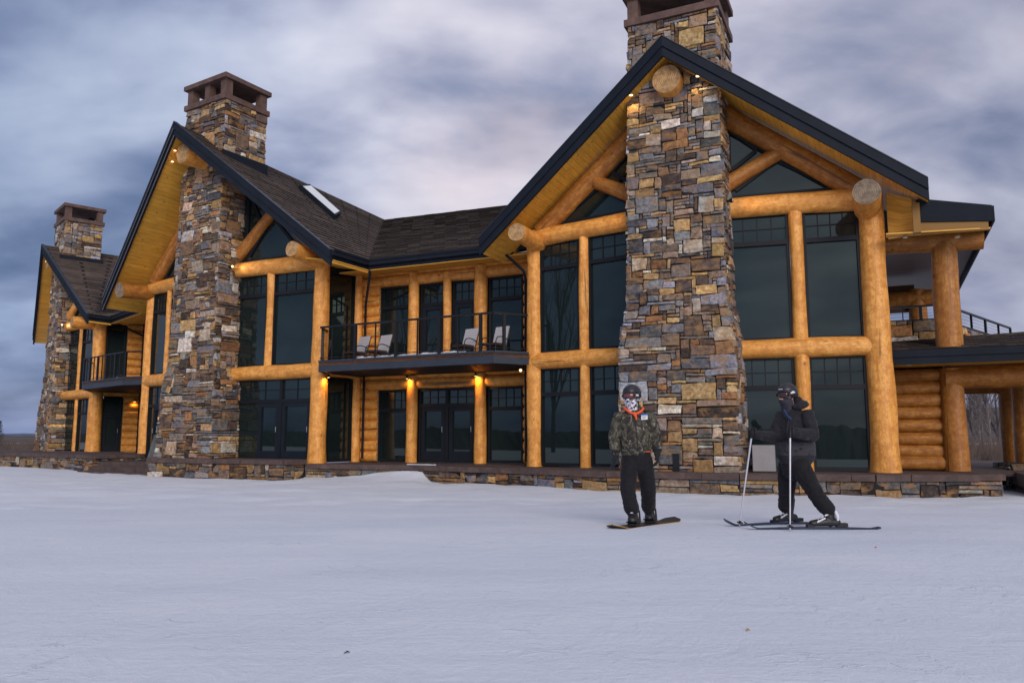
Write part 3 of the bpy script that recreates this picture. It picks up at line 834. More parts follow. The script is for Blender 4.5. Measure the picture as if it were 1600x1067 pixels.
# balcony
BA = V((-6.34, 25.30, 0)); BB_ = V((-.52, 22.25, 0)); BC = V((.50, 22.75, 0))
def balcony(front, backp, zf, name='balcony', thick=.36, cables=True, posts=None, minis=None, snow=None, z_rail=1.14):
    root = bpy.data.objects.new(name, None); COL.objects.link(root); root.parent = lodge; root.matrix_parent_inverse = lodge.matrix_basis.inverted()
    bm = BM(); pts = [p + UP * (zf - .03) for p in front] + [p + UP * (zf - .03) for p in backp]
    prism(bm, [p - UP * .12 for p in pts], UP * .12)
    link('deck', bm, 'log_dark', root)
    bm = BM()
    for a, b in zip(front, front[1:]):
        d = (b - a); Ln = d.length; d.normalize(); nn = V((d.y, -d.x, 0))
        box(bm, a, d, nn, UP, 0, Ln, -.05, 0.0, zf - thick, zf)
        box(bm, a, d, nn, UP, .01, Ln - .01, .002, .025, zf - .05, zf + .012)
    link('fascia', bm, 'trim2', root)
    bm = BM()
    ctr = sum(front + backp, V((0, 0, 0))) / len(front + backp)
    prism(bm, [lerp(p, ctr, .03) + UP * (zf - thick + .02) for p in front] + [p + UP * (zf - thick + .02) for p in backp], UP * .18)
    link('joists', bm, 'frame', root)
    # railing
    ins = [lerp(p, ctr, .012) for p in front]
    bm = BM()
    for a, b in zip(ins, ins[1:]):
        d = (b - a); Ln = d.length; d.normalize(); nn = V((d.y, -d.x, 0))
        box(bm, a, d, nn, UP, 0, Ln, -.035, .035, zf + z_rail - .055, zf + z_rail)
        box(bm, a, d, nn, UP, 0, Ln, -.012, .012, zf + .09, zf + .11)
    link('top_rail', bm, 'metal', root)
    tot = [0]
    for a, b in zip(ins, ins[1:]): tot.append(tot[-1] + (b - a).length)
    def at(s_):
        s_ = max(0, min(tot[-1], s_))
        for (a, b), t0, t1 in zip(zip(ins, ins[1:]), tot, tot[1:]):
            if s_ <= t1 + 1e-6: return lerp(a, b, (s_ - t0) / (t1 - t0)), (b - a).normalized()
    for s_ in posts:
        p, d = at(s_); nn = V((d.y, -d.x, 0)); bm = BM(); box(bm, p, d, nn, UP, -.042, .042, -.042, .042, zf - .02, zf + z_rail - .03); link('rail_post', bm, 'metal', root)
    for s_ in minis:
        p, d = at(s_); nn = V((d.y, -d.x, 0)); bm = BM(); box(bm, p, d, nn, UP, -.018, .018, -.018, .018, zf, zf + z_rail - .03); link('cable_spacer', bm, 'metal', root)
    bm = BM()
    for k in range(1, 10):
        z = zf + .1 + k * .098
        for a, b in zip(ins, ins[1:]): tube(bm, [a + UP * z, b + UP * z], .0012, 4)
    link('cables', bm, 'metal', root)
    return root, at, tot
BK = [RA + rd * 7.4 + rn * .1, RA + rn * .1]
Bleft = Mb + BMm.n * -.05
bal, bal_at, bt = balcony([BMm.wg(BMm.w, 0) + BMm.u * .30 + BMm.n * .10 + V((-.0, .2, 0)), BA, BB_, BC], [RA + rd * 6.9 + rn * .1, RA + rn * .1], 3.32,
        posts=[.62, 2.35, 3.95, 5.55, 6.98, 7.75], minis=[1.4, 3.15, 4.75, 6.2, 7.3])

# ------------------------------------------------------------ recessed range between left and middle gable
Lr = BL.wg(BL.w, 0); LB = Lr + back_L * 2.15
opening(Lr + back_L * .32, Lr + back_L * 1.28, .1, 2.85, BL.u, transom=False, door=[(.08, .88)], name='door')
opening(Lr + back_L * .32, Lr + back_L * 1.28, 3.45, 6.7, BL.u, transom=False)
log_wall(Lr + back_L * 1.32, LB + V((.1, 0, 0)), .05, 3.0, BL.u, r=.2)
log_wall(Lr + back_L * 1.32, LB + V((.1, 0, 0)), 3.4, 6.9, BL.u, r=.2)
beam(Lr + UP * 3.15, LB + UP * 3.15, .19); beam(Lr + UP * 6.95, LB + UP * 6.95, .19)
M_l = BMm.wg(-BMm.w, 0)
slabwall(LB, M_l + back_M * 1.8, 0, 7.0, .2, 'frame')
slabwall(BL.wg(BL.w, 0) + back_L * .5 - BL.u * .4, BL.wg(BL.w, 0) + back_L * 6 - BL.u * .4, 0, 7.0, .2, 'frame')
spout([V_L + V((.1, -.1, -.2)), LB + V((.25, -.5, 6.2)), LB + V((.15, -.35, 5.8)), LB + V((.15, -.35, .1))])
LA_ = V((-20.75, 37.35, 0)); LB_ = V((-17.25, 34.25, 0)); LC_ = V((-16.15, 33.9, 0))
balcony([Lr + BL.u * .2 + BL.n * .3, LA_, LB_, LC_], [M_l + back_M * 1.5, LB], 3.50, posts=[2.55, 3.3, 4.2, 5.2, 6.2, 7.2], minis=[2.9, 3.75, 4.7, 5.7, 6.7])

# ------------------------------------------------------------ right-hand porch (in the frame of the right gable)
b = BR
F_ = lambda l, n, z: b.p(l, n, z)
# kicked lower roof beside the gable
roof_patch(F_(7.22, -.2, 6.18), F_(7.22, -13, 6.18), F_(5.7, -13, 6.55), F_(5.7, -.2, 6.55), thick=.1)
bm = BM(); prism(bm, [F_(5.75, -.2, 6.56), F_(7.25, -.2, 6.20), F_(7.25, -.2, 5.83), F_(5.75, -.2, 5.98)], b.n * .06)
prism(bm, [F_(7.25, -.2, 6.20), F_(7.25, -13, 6.20), F_(7.25, -13, 5.83), F_(7.25, -.2, 5.83)], b.u * .05)
link('rake_fascia', bm, 'trim', lodge)
bm = BM(); prism(bm, [F_(5.60, -.02, 6.47), F_(5.76, -.02, 6.42), F_(5.76, -.02, 5.70), F_(5.60, -.02, 5.70)], b.n * -.2)
prism(bm, [F_(5.76, -.22, 5.975), F_(7.16, -.22, 5.83), F_(7.16, -.22, 5.68), F_(5.76, -.22, 5.68)], b.n * .04)
link('soffit_trim', bm, 'soffit', lodge)
board(F_(5.0, .0, 5.72), F_(7.2, -.2, 5.66), F_(7.2, -.45, 5.68), F_(5.0, -.45, 5.74), UP * .03, 'soffit', 'soffit')
board(F_(5.06, -.62, 5.74), F_(5.61, -.30, 5.70), F_(5.61, -.30, 6.62), F_(5.06, -.62, 6.95), b.n * -.03, 'soffit', 'soffit')
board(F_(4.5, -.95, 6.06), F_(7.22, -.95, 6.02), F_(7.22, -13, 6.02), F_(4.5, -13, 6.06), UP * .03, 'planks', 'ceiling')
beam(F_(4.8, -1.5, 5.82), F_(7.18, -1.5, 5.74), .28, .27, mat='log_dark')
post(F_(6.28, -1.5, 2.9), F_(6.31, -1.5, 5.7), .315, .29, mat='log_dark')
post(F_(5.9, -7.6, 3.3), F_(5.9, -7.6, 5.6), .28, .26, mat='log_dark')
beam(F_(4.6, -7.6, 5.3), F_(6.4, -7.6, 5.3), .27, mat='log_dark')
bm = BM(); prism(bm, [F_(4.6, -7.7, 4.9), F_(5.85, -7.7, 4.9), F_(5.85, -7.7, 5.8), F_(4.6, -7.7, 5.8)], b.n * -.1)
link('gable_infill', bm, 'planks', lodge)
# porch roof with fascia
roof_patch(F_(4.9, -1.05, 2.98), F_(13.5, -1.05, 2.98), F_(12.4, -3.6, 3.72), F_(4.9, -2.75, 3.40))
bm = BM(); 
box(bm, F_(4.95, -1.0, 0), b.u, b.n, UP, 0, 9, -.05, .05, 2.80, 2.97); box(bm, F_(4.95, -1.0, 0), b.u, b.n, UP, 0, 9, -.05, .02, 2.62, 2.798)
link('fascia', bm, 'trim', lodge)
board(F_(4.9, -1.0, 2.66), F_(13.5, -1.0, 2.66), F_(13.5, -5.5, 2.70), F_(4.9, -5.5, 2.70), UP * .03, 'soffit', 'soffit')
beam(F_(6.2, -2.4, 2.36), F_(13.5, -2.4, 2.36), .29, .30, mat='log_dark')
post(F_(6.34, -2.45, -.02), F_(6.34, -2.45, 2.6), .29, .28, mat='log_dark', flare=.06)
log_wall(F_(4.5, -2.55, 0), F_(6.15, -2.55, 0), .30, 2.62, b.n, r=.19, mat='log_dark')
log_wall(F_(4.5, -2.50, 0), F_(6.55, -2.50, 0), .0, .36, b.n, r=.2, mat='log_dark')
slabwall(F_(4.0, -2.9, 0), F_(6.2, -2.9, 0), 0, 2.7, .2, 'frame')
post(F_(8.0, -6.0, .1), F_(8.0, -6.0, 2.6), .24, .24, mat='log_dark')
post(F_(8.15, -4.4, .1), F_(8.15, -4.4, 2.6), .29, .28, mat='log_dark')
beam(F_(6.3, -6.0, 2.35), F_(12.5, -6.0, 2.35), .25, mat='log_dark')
bm = BM(); prism(bm, [F_(6.75, -2.2, -.12), F_(14, -2.2, -.12), F_(14, -14, -.12), F_(6.75, -14, -.12)], UP * .09); link('porch_floor', bm, 'cap', lodge)
# parapet and deck railings above the porch
def stone_wall(P0, P1, z0, z1, seed, parent, name='stone_parapet', tint=1.0, nrm=None, both=False, thick=.3, **k):
    rnd = random.Random(seed); d = P1 - P0; W = d.length; d.normalize(); nn = V((d.y, -d.x, 0))
    if nrm is not None and nn.dot(nrm) < 0: nn = -nn
    bm = BM(); cl = bm.loops.layers.float_color.new('stone')
    stone_face(bm, lambda s_, t: lerp(P0, P1, s_) + UP * (z0 + t * (z1 - z0)), W, z1 - z0, nn, rnd, cl, tint, **k)
    bmc = BM(); box(bmc, P0, d, nn, UP, 0, W, -thick, -.004, z0, z1)
    o = link(name, bm, 'stone', parent); link('mortar', bmc, 'mortar', o)
    return o
stone_wall(F_(4.9, -2.8, 0), F_(6.2, -2.8, 0), 3.32, 3.95, 5, lodge, nrm=b.n, cw=.13, ch=.11, tint=1.35)
D0, D1 = V((12.35, 21.3, 0)), V((16.3, 25.1, 0))
stone_wall(D0, D1, 3.25, 3.90, 6, lodge, nrm=V((.7, -.7, 0)), cw=.13, ch=.11, tint=1.2)
def railing(P0, P1, z0, z1, n, name='railing'):
    d = P1 - P0; W = d.length; d.normalize(); nn = V((d.y, -d.x, 0)); bm = BM()
    box(bm, P0, d, nn, UP, 0, W, -.035, .035, z1 - .05, z1); box(bm, P0, d, nn, UP, 0, W, -.03, .03, z0, z0 + .04)
    for i in range(n + 1):
        w_ = .04 if i % 2 == 0 else .014
        box(bm, P0, d, nn, UP, W * i / n - w_, W * i / n + w_, -.03, .03, z0, z1 - .05)
    o = link(name, bm, 'metal', lodge); bm = BM()
    for k in range(1, 4):
        z = z0 + .04 + (z1 - z0 - .09) * k / 4; tube(bm, [P0 + UP * z, P1 + UP * z], .004, 4)
    link('cables', bm, 'metal', o)
    return o
railing(F_(4.9, -2.95, 0), F_(6.2, -2.95, 0), 3.96, 4.38, 3)
railing(D0, D1, 3.92, 4.40, 4)

# ------------------------------------------------------------ lamps of the lodge
def lamp(p, nrm, r=.045, power=0, spot=None, name='downlight', col=(1, .68, .33), lit=True):
    """small round fitting: rim, glowing lens, and its own light"""
    nrm = nrm.normalized(); bm = BM(); tube(bm, [p, p + nrm * .03], r * 1.35, 16)
    o = link(name, bm, 'lamp_rim', lodge)
    bm = BM(); tube(bm, [p + nrm * .031, p + nrm * .042], r, 16); link('lens', bm, 'lamp' if lit else 'lamp_off', o)
    if power:
        ld = bpy.data.lights.new(name + '_light', 'SPOT'); lo = bpy.data.objects.new(name + '_light', ld); COL.objects.link(lo)
        ld.energy = power; ld.color = col; ld.spot_size = rad(spot or 110); ld.spot_blend = .8; ld.shadow_soft_size = .05
        lo.location = p + nrm * .06; lo.rotation_euler = (-nrm).to_track_quat('Z', 'Y').to_euler()
        lo.rotation_euler = nrm.to_track_quat('-Z', 'Y').to_euler()
        lo.parent = lodge; lo.matrix_parent_inverse = lodge.matrix_basis.inverted()
    return o
def sof(b, l, n, extra=-.41):
    zE = b.zr if l > 0 else b.zl
    return b.p(l, n, b.zP - (b.zP - zE) * abs(l) / (b.w + b.o) + extra)
for b_, l, n in ((BR, -1.0, 1.05), (BR, .8, 1.05), (BMm, -.8, 1.6), (BMm, -.45, 1.75), (BL, -.5, .9)):
    lamp(sof(b_, l, n), V((0, 0, -1)), .045, 16, 130)
lamp(BR.p(-4.85, .55, 6.92), V((0, 0, -1)), .05, 0, lit=False)
lamp(F_(5.42, -.3, 5.70), V((0, 0, -1)), .05, 0, lit=False)
lamp(F_(6.55, -.6, 5.65), V((0, 0, -1)), .05, 0, lit=False)
lamp(F_(5.35, -1.2, 2.655), V((0, 0, -1)), .06, 0, lit=False)
# small floodlights on the chimney flanks washing the beams
def flood(b, l, z, n, sd_=1, power=18, lit=True):
    p = b.p(l, n, z); bm = BM(); tube(bm, [p - b.u * .16 * sd_, p], .035, 10); tube(bm, [p, p + b.u * .05 * sd_ + b.n * .02], .06, 12)
    o = link('flood_lamp', bm, 'metal', lodge)
    bm = BM(); q = p + (b.u * .055 * sd_ + b.n * .02); tube(bm, [q, q + b.u * .012 * sd_], .040, 12); link('lens', bm, 'lamp' if lit else 'lamp_off', o)
    ld = bpy.data.lights.new('flood_light', 'SPOT'); lo = bpy.data.objects.new('flood_light', ld); COL.objects.link(lo)
    ld.energy = power; ld.color = (1, .66, .30); ld.spot_size = rad(150); ld.spot_blend = 1; ld.shadow_soft_size = .12
    lo.location = q + b.u * .03 * sd_; dr = (b.u * sd_ - b.n * .12); lo.rotation_euler = dr.to_track_quat('-Z', 'Y').to_euler()
    lo.parent = lodge; lo.matrix_parent_inverse = lodge.matrix_basis.inverted()
flood(BMm, 1.20, 6.95, .35); flood(BL, 1.22, 6.95, .25); flood(BR, 1.42, 6.93, .42, 1, 14, False); flood(BR, -1.34, 6.93, .42, -1, 14, False)
# wall lamps on the recessed posts, throwing light down
def sconce(p, nrm, power=26):
    bm = BM(); tube(bm, [p + UP * .09, p - UP * .02], [.03, .05], 14)
    o = link('wall_lamp', bm, 'metal', lodge)
    bm = BM(); tube(bm, [p - UP * .021, p - UP * .028], .036, 12); link('bulb', bm, 'lamp', o)
    ld = bpy.data.lights.new('wall_lamp_light', 'SPOT'); lo = bpy.data.objects.new('wall_lamp_light', ld); COL.objects.link(lo)
    ld.energy = power; ld.color = (1, .50, .09); ld.spot_size = rad(120); ld.spot_blend = 1; ld.shadow_soft_size = .03
    lo.location = p - UP * .04; dr = (UP * -1 - nrm * .85); lo.rotation_euler = dr.to_track_quat('-Z', 'Y').to_euler()
    lo.parent = lodge; lo.matrix_parent_inverse = lodge.matrix_basis.inverted()
for s_, pw in ((2.31, 26), (4.96, 38)): sconce(rp(s_, 2.86, .12 + .36), rn, pw)
sconce(Mr + BMm.u * .44 + UP * 2.86, BMm.u, 24)
sconce(LB + V((-.05, -.45, 2.75)), BL.u, 9)
bp_ = BR.wg(-BR.w, 2.87) + V((-.42, -.1, 0))
bm = BM(); tube(bm, [bp_ + UP * .12, bp_ + UP * .03], .012, 6); tube(bm, [bp_ + UP * .03, bp_ - UP * .01], .03, 10)
o_ = link('porch_bulb', bm, 'metal', lodge); bm = BM(); bmesh.ops.create_icosphere(bm, subdivisions=2, radius=.042, matrix=Matrix.Translation(bp_ - UP * .045)); link('bulb', bm, 'lamp', o_)

# skylight object
def build_skylight():
    k = ((.59, .47), (.665, .585), (.525, .905), (.445, .79))
    rg = lambda h, e=0: [lerp(S_M(u, v, h), S_M(.556, .69, h), e) for u, v in k]
    bm = BM(); q0, q1, qi = rg(0), rg(.2), rg(.2, .10)
    for i in range(4):
        quad(bm, [q0[i], q0[(i + 1) % 4], q1[(i + 1) % 4], q1[i]]); quad(bm, [q1[i], q1[(i + 1) % 4], qi[(i + 1) % 4], qi[i]])
    o = link('skylight', bm, 'trim', lodge); bm = BM(); quad(bm, rg(.195, .09)); link('glass', bm, 'glass_sky', o)
build_skylight()

# ------------------------------------------------------------ ground
def sm(a, b, x):
    t = max(0, min(1, (x - a) / (b - a))); return t * t * (3 - 2 * t)
def gz(x, y):
    h = -.29 - .21 * sm(9.5, 17.5, y + .25 * abs(x - 2) * .2)
    h += .035 * noise.noise(V((x * .16, y * .3, 3))) * sm(3, 9, y) + .015 * noise.noise(V((x * .55, y * 1.1, 7)))
    # drift against the terrace, broken off sharply at its right end
    if 0 < y < 60:
        d = 24.35 - .50 * (x + 3) - y                     # distance in front of the terrace line
        k = math.exp(-((x + 3.1) / 2.6) ** 2) if x < -2.75 else math.exp(-((x + 2.75) / .16) ** 2)
        h += .33 * k * math.exp(-max(0, d) / .9) * sm(-2.5, -.8, d)
    if y > 14: h += .05 * noise.noise(V((x * .7, y * .7, 1))) + .025 * noise.noise(V((x * 2.1, y * 2.1, 9)))
    if y < -2: h -= .13 * (-2 - y) * sm(-2, -14, y)
    if y > 60: h += 0
    return max(h, -26)
def axis(a, b, fine0, fine1, st, grow=1.18):
    v = [fine0]
    while v[-1] < fine1: v.append(v[-1] + st)
    s_ = st
    while v[-1] < b: s_ *= grow; v.append(v[-1] + s_)
    s_ = st; lo = [fine0]
    while lo[-1] > a: s_ *= grow; lo.append(lo[-1] - s_)
    return lo[:0:-1] + v
xs = axis(-2600, 2600, -17, 14, .16); ys = axis(-2600, 2600, 2.5, 30, .16)
bm = bmesh.new(); grid = [[bm.verts.new((x, y, gz(x, y))) for x in xs] for y in ys]
for j in range(len(ys) - 1):
    for i in range(len(xs) - 1):
        bm.faces.new([grid[j][i], grid[j][i + 1], grid[j + 1][i + 1], grid[j + 1][i]])
g = link('snow_ground', bm, 'snow', smooth=True); tag(g, kind='structure')
# far hills in front and wooded slopes behind the camera
def ring(name, R0, R1, a0, a1, n, hf, base, mat):
    bm = bmesh.new(); rows = []
    for j in range(6):
        r = lerp(R0, R1, j / 5); row = []
        for i in range(n + 1):
            a = rad(a0 + (a1 - a0) * i / n); x, y = math.sin(a) * r, math.cos(a) * r
            row.append(bm.verts.new((x, y, base + (hf(a * 57.3, r) * math.sin(math.pi * min(1, (j / 5) * 1.0) * .5)))))
        rows.append(row)
    for j in range(5):
        for i in range(n): bm.faces.new([rows[j][i], rows[j][i + 1], rows[j + 1][i + 1], rows[j + 1][i]])
    o = link(name, bm, mat, smooth=False); tag(o, kind='structure'); return o
ring('far_hills', 1500, 2300, -75, 75, 220, lambda a, r: 14 + 9 * noise.noise(V((a * .12, 0, 1))) + 3 * noise.noise(V((a * .8, 0, 4))), -1.5, 'hills')
ring('wooded_slope', 260, 620, 95, 265, 500, lambda a, r: 34 + 5 * noise.noise(V((a * .15, r * .01, 2))) + 2.2 * noise.noise(V((a * 2.1, r * .1, 4))) + 1.5 * noise.noise(V((a * 7, r * .3, 4))), -27, 'forest')
ring('wooded_plain', 260, 520, -80, 80, 500, lambda a, r: 2.6 + 15 * sm(24, 28, a) * (1 - sm(42, 50, a)) + 1.2 * noise.noise(V((a * .8, r * .01, 2))) + .8 * noise.noise(V((a * 6.1, r * .1, 4))), -.6, 'brush')

# ------------------------------------------------------------ terraces
def terrace(name, label, front, back_, ztop, zbot, seed, cap_t=.15, group=None, kw={}):
    root = empty(name, front[0] + UP * zbot); tag(root, label, 'terrace wall')
    rnd = random.Random(seed)
    bm = BM(); cl = bm.loops.layers.float_color.new('stone'); bc = BM()
    for a, c in zip(front, front[1:]):
        d = c - a; W = d.length; d.normalize(); nn = V((d.y, -d.x, 0))
        stone_face(bm, lambda s_, t: lerp(a, c, s_) + UP * (zbot + t * (ztop - cap_t - zbot)), W, ztop - cap_t - zbot, nn, rnd, cl, .72, out=(.01, .05), cw=.15, ch=.10, bigp=.09)
    link('stone_facing', bm, 'stone', root)
    pts = front + back_
    prism(bc, [p + UP * (zbot - .1) for p in pts], UP * (ztop - cap_t * .9 - zbot + .1))
    link('mortar', bc, 'mortar', root)
    # slab edge with uneven stones
    bm = BM()
    for a, c in zip(front, front[1:]):
        d = c - a; W = d.length; d.normalize(); nn = V((d.y, -d.x, 0)); s_ = 0
        while s_ < W - .01:
            w_ = min(rnd.uniform(.7, 1.7), W - s_)
            if W - s_ - w_ < .3: w_ = W - s_
            ov = rnd.uniform(.07, .12)
            box(bm, a, d, nn, UP, s_ + .004, s_ + w_ - .004, -.45, ov, ztop - cap_t + rnd.uniform(-.008, .008), ztop + rnd.uniform(-.006, .006))
            s_ += w_
    bmesh.ops.bevel(bm, geom=list(bm.edges), offset=.012, segments=1, affect='EDGES')
    link('coping', bm, 'cap', root)
    bm = BM(); c_ = sum(pts, V((0, 0, 0))) / len(pts)
    prism(bm, [lerp(p, c_, .01) + UP * (ztop - .06) for p in pts], UP * .05)
    link('paving', bm, 'cap', root)
    return root
P3 = lambda x, y: V((x, y, 0))
terrace('terrace_wall', 'long low stone terrace wall with flagstone coping under the right gable and balcony', [P3(-6.75, 25.75), P3(-3.0, 24.35), P3(.25, 21.75), P3(2.4, 19.85), P3(5.4, 18.65), P3(8.3, 18.0), P3(11.35, 18.25), P3(12.2, 20.5)],
        [ P3(9.3, 22.5), P3(1, 27), P3(-5, 30)], -.02, -.66, 71)
terrace('terrace_wall', 'short raised stone terrace wall with thick coping below the doors of the middle gable', [BMm.p(-1.1, .9, 0), BMm.p(-1.0, 1.75, 0), BMm.p(4.95, .95, 0), BMm.p(4.95, .1, 0)], [BMm.p(4.6, -.3, 0), BMm.p(-.8, -.2, 0)], .12, -.62, 72)
terrace('terrace_wall', 'low stone terrace wall in front of the leftmost gable, half buried in snow', [P3(-30.5, 42.2), P3(-26.5, 38.6), P3(-21.5, 35.2), P3(-16.9, 31.6), P3(-15.4, 33.2)], [ P3(-21, 41.5), P3(-29, 47)], .14, -.70, 73)
terrace('terrace_wall', 'small stub of dark stone wall at the far left edge beyond the leftmost chimney', [P3(-37, 47.5), P3(-31.6, 43.4)], [P3(-31, 44.2), P3(-36.4, 48.3)], .05, -.7, 74)
# steps before the middle gable door
def steps(name, label, O, d, nn, W, n, z0, zr, tread, mat='cap'):
    root = empty(name, O + UP * z0); tag(root, label, 'steps')
    for i in range(n):
        bm = BM(); rnd = random.Random(i + 5)
        box(bm, O, d, nn, UP, rnd.uniform(-.1, .1), W + rnd.uniform(-.1, .1), -2.2, (n - i) * tread - tread, z0 + i * zr - .1, z0 + (i + 1) * zr)
        bmesh.ops.bevel(bm, geom=list(bm.edges), offset=.015, segments=1, affect='EDGES'); link('step', bm, mat, root)
    return root
steps('stone_steps', 'broad flagstone steps rising from the snow to the middle gable door', BMm.p(-6.1, .55, 0), BMm.u, BMm.n, 4.6, 3, -.62, .17, .42)
steps('stone_steps', 'wide dark flagstone steps at the right end of the terrace under the porch', F_(7.6, -.75, 0), BR.u, BR.n, 6.5, 3, -.62, .20, .35)
# stone plinths under the porch posts
def plinth(l, n, z0, z1, w_, seed, label):
    root = empty('post_plinth', F_(l, n, z0)); tag(root, label, 'plinth')
    rnd = random.Random(seed); bm = BM(); cl = bm.loops.layers.float_color.new('stone')
    c = [F_(l - w_, n + w_, 0), F_(l + w_, n + w_, 0), F_(l + w_, n - w_, 0), F_(l - w_, n - w_, 0)]
    for i in range(4):
        a, e = c[i], c[(i + 1) % 4]; d = (e - a).normalized(); nn = V((d.y, -d.x, 0))
        stone_face(bm, lambda s_, t: lerp(a, e, s_) + UP * (z0 + t * (z1 - z0)), w_ * 2, z1 - z0, nn, rnd, cl, .8)
    bm2 = BM(); prism(bm2, [p + UP * z0 for p in c], UP * (z1 - z0)); 
    link('stonework', bm, 'stone', root); link('mortar', bm2, 'mortar', root)
plinth(8.0, -6.0, -.55, .12, .42, 81, 'dark stone base under the slimmer far porch post')
plinth(8.15, -4.4, -.55, .16, .45, 82, 'dark stone base under the thick porch post at the right edge')
plinth(-4.69, -.77, -.3, -.0, .1, 83, 'x') if False else None

# snow lying on the balcony and terrace
def snow_patch(name, label, pts, h, seed):
    """ribbon of lumpy snow along points (p, halfwidth)"""
    bm = BM(); rows = []
    for i, (p, hw, d) in enumerate(pts):
        nn = V((d.y, -d.x, 0)); row = []
        for k in range(9):
            t = -1 + k / 4; e = (1 - t * t)
            row.append(bm.verts.new(p + nn * (hw * t) + UP * (h * e * (.75 + .5 * noise.noise(V((i * .7, k * .6, seed)))))))
        rows.append(row)
    for a, c in zip(rows, rows[1:]):
        for k in range(8):
            f = bm.faces.new([a[k], a[k + 1], c[k + 1], c[k]]); f.smooth = True
    bmesh.ops.recalc_face_normals(bm, faces=bm.faces)
    o = link(name, bm, 'snow'); tag(o, label, 'snow'); return o
pts = []
for i in range(31):
    s_ = 2.2 + 4.15 * i / 30; p, d = bal_at(s_); nn = V((d.y, -d.x, 0)); tp = min(1, i / 4, (30 - i) / 6)
    pts.append((p - nn * .22 + UP * 3.29, .04 + .14 * tp, d))
snow_patch('snow_strip', 'thin strip of snow lying along the edge of the middle balcony', pts, .13, 3)
pts = [(P3(-3.3 + .12 * i, 24.75 - .07 * i) + UP * -.03, .05 + .06 * min(1, i / 3, (8 - i) / 3), V((.86, -.5, 0))) for i in range(9)]
snow_patch('snow_patch', 'small patch of snow on the terrace coping below the double doors', pts, .05, 4)
pts = [(lerp(LA_, LB_, .72 + .28 * i / 7) + V((.1, .25, 3.46)), .05 + .14 * min(1, i / 3), (LB_ - LA_).normalized()) for i in range(8)]
snow_patch('snow_patch', 'white snow clump on the corner of the small left balcony', pts, .12, 5)

# ------------------------------------------------------------ patio chairs and tables on the balcony
M['sling'] = plain('pale_sling_fabric', (.40, .395, .42), .8, 0, .06, 20)
M['cushion'] = plain('dark_cushion', (.035, .022, .018), .85)
def chair(loc, yaw, label):
    root = empty('patio_chair', loc); root.rotation_euler = (0, 0, yaw)
    tag(root, label, 'patio chair', 'patio chairs on the balcony')
    Z = V((0, 0, 0)); X, Y_ = V((1, 0, 0)), V((0, 1, 0))
    def lk(nm, bm, mat, sm_=False):
        o = link(nm, bm, mat, None, sm_); o.parent = root; return o
    # chair faces +x; reclining sling back
    bm = BM(); d = V((-.30, 0, .95)).normalized(); nr = V((.95, 0, .30)).normalized()
    box(bm, V((-.20, 0, .38)), Y_, nr, d, -.27, .27, -.012, .012, .0, .66); lk('backrest', bm, 'sling')
    bm = BM(); box(bm, V((0, 0, .38)), X, Y_, UP, -.22, .28, -.25, .25, -.03, .05)
    bmesh.ops.bevel(bm, geom=list(bm.edges), offset=.02, segments=2, affect='EDGES'); lk('seat', bm, 'cushion')
    for s_ in (-1, 1):
        bm = BM(); y = .29 * s_
        tube(bm, [(.34, y, .0), (.32, y, .30), (.30, y, .50), (.22, y, .60), (.05, y, .63), (-.15, y, .60), (-.30, y, .55)], .016, 8); lk('armrest', bm, 'metal')
        bm = BM(); tube(bm, [(-.30, y, .0), (-.24, y, .22), (-.22, y, .38), (-.43, y * .98, .98)], .016, 8); lk('leg', bm, 'metal')
    bm = BM(); tube(bm, [(-.43, -.27, .98), (-.43, .27, .98)], .014, 8); tube(bm, [(.28, -.29, .36), (.28, .29, .36)], .014, 8); lk('crossbar', bm, 'metal')
def balc_pt(s_, off): return rp(s_, 3.32, off)
chs = [(.72, 1.25, 'grey patio chair at the left end of the balcony before the log wall'),
       (1.62, 1.25, 'grey patio chair in front of the left balcony window, beside the dark little table'),
       (5.02, 1.4, 'grey patio chair by the thick upper log post, right of the glass door'),
       (6.12, 1.4, 'grey patio chair at the right end of the balcony nearest the right gable')]
for s_, off, lb in chs: chair(balc_pt(s_, off), rad(-128), lb)
def table(loc, label):
    root = empty('side_table', loc); tag(root, label, 'side table', 'side tables on the balcony')
    bm = BM(); tube(bm, [(0, 0, .46), (0, 0, .49)], .22, 20); o = link('tabletop', bm, 'metal'); o.parent = root
    for k in range(4):
        a = math.pi / 4 + k * math.pi / 2; bm = BM(); tube(bm, [(.08 * math.cos(a), .08 * math.sin(a), .46), (.2 * math.cos(a), .2 * math.sin(a), 0)], .012, 6); o = link('leg', bm, 'metal'); o.parent = root
table(balc_pt(1.2, 1.0), 'round dark side table between the two left balcony chairs')
table(balc_pt(5.6, 1.1), 'round dark side table between the two right balcony chairs')

# tall slate slabs leaning on the foot of the middle chimney
M['slate'] = slab_mat('grey_slate', (.085, .092, .092)); M['tan_slab'] = slab_mat('tan_slab', (.22, .19, .14))
for l_, w_, h_, mt, lb in ((-2.28, .42, 1.15, 'slate', 'tall dark grey slate slab leaning beside the middle gable door'), (-1.72, .26, .80, 'tan_slab', 'shorter tan stone slab leaning at the foot of the middle chimney')):
    bm = BM(); o0 = BMm.p(l_, 1.02, -.12); up = (UP - BMm.n * .16 + BMm.u * .12).normalized(); fr0 = up.cross(BMm.u).normalized()
    prism(bm, [o0, o0 + BMm.u * w_, o0 + BMm.u * w_ * .95 + up * h_, o0 + BMm.u * w_ * .12 + up * h_ * .93], fr0 * .09)
    bmesh.ops.bevel(bm, geom=list(bm.edges), offset=.012, segments=1, affect='EDGES')
    o = link('leaning_stone', bm, mt); tag(o, lb, 'leaning stone')
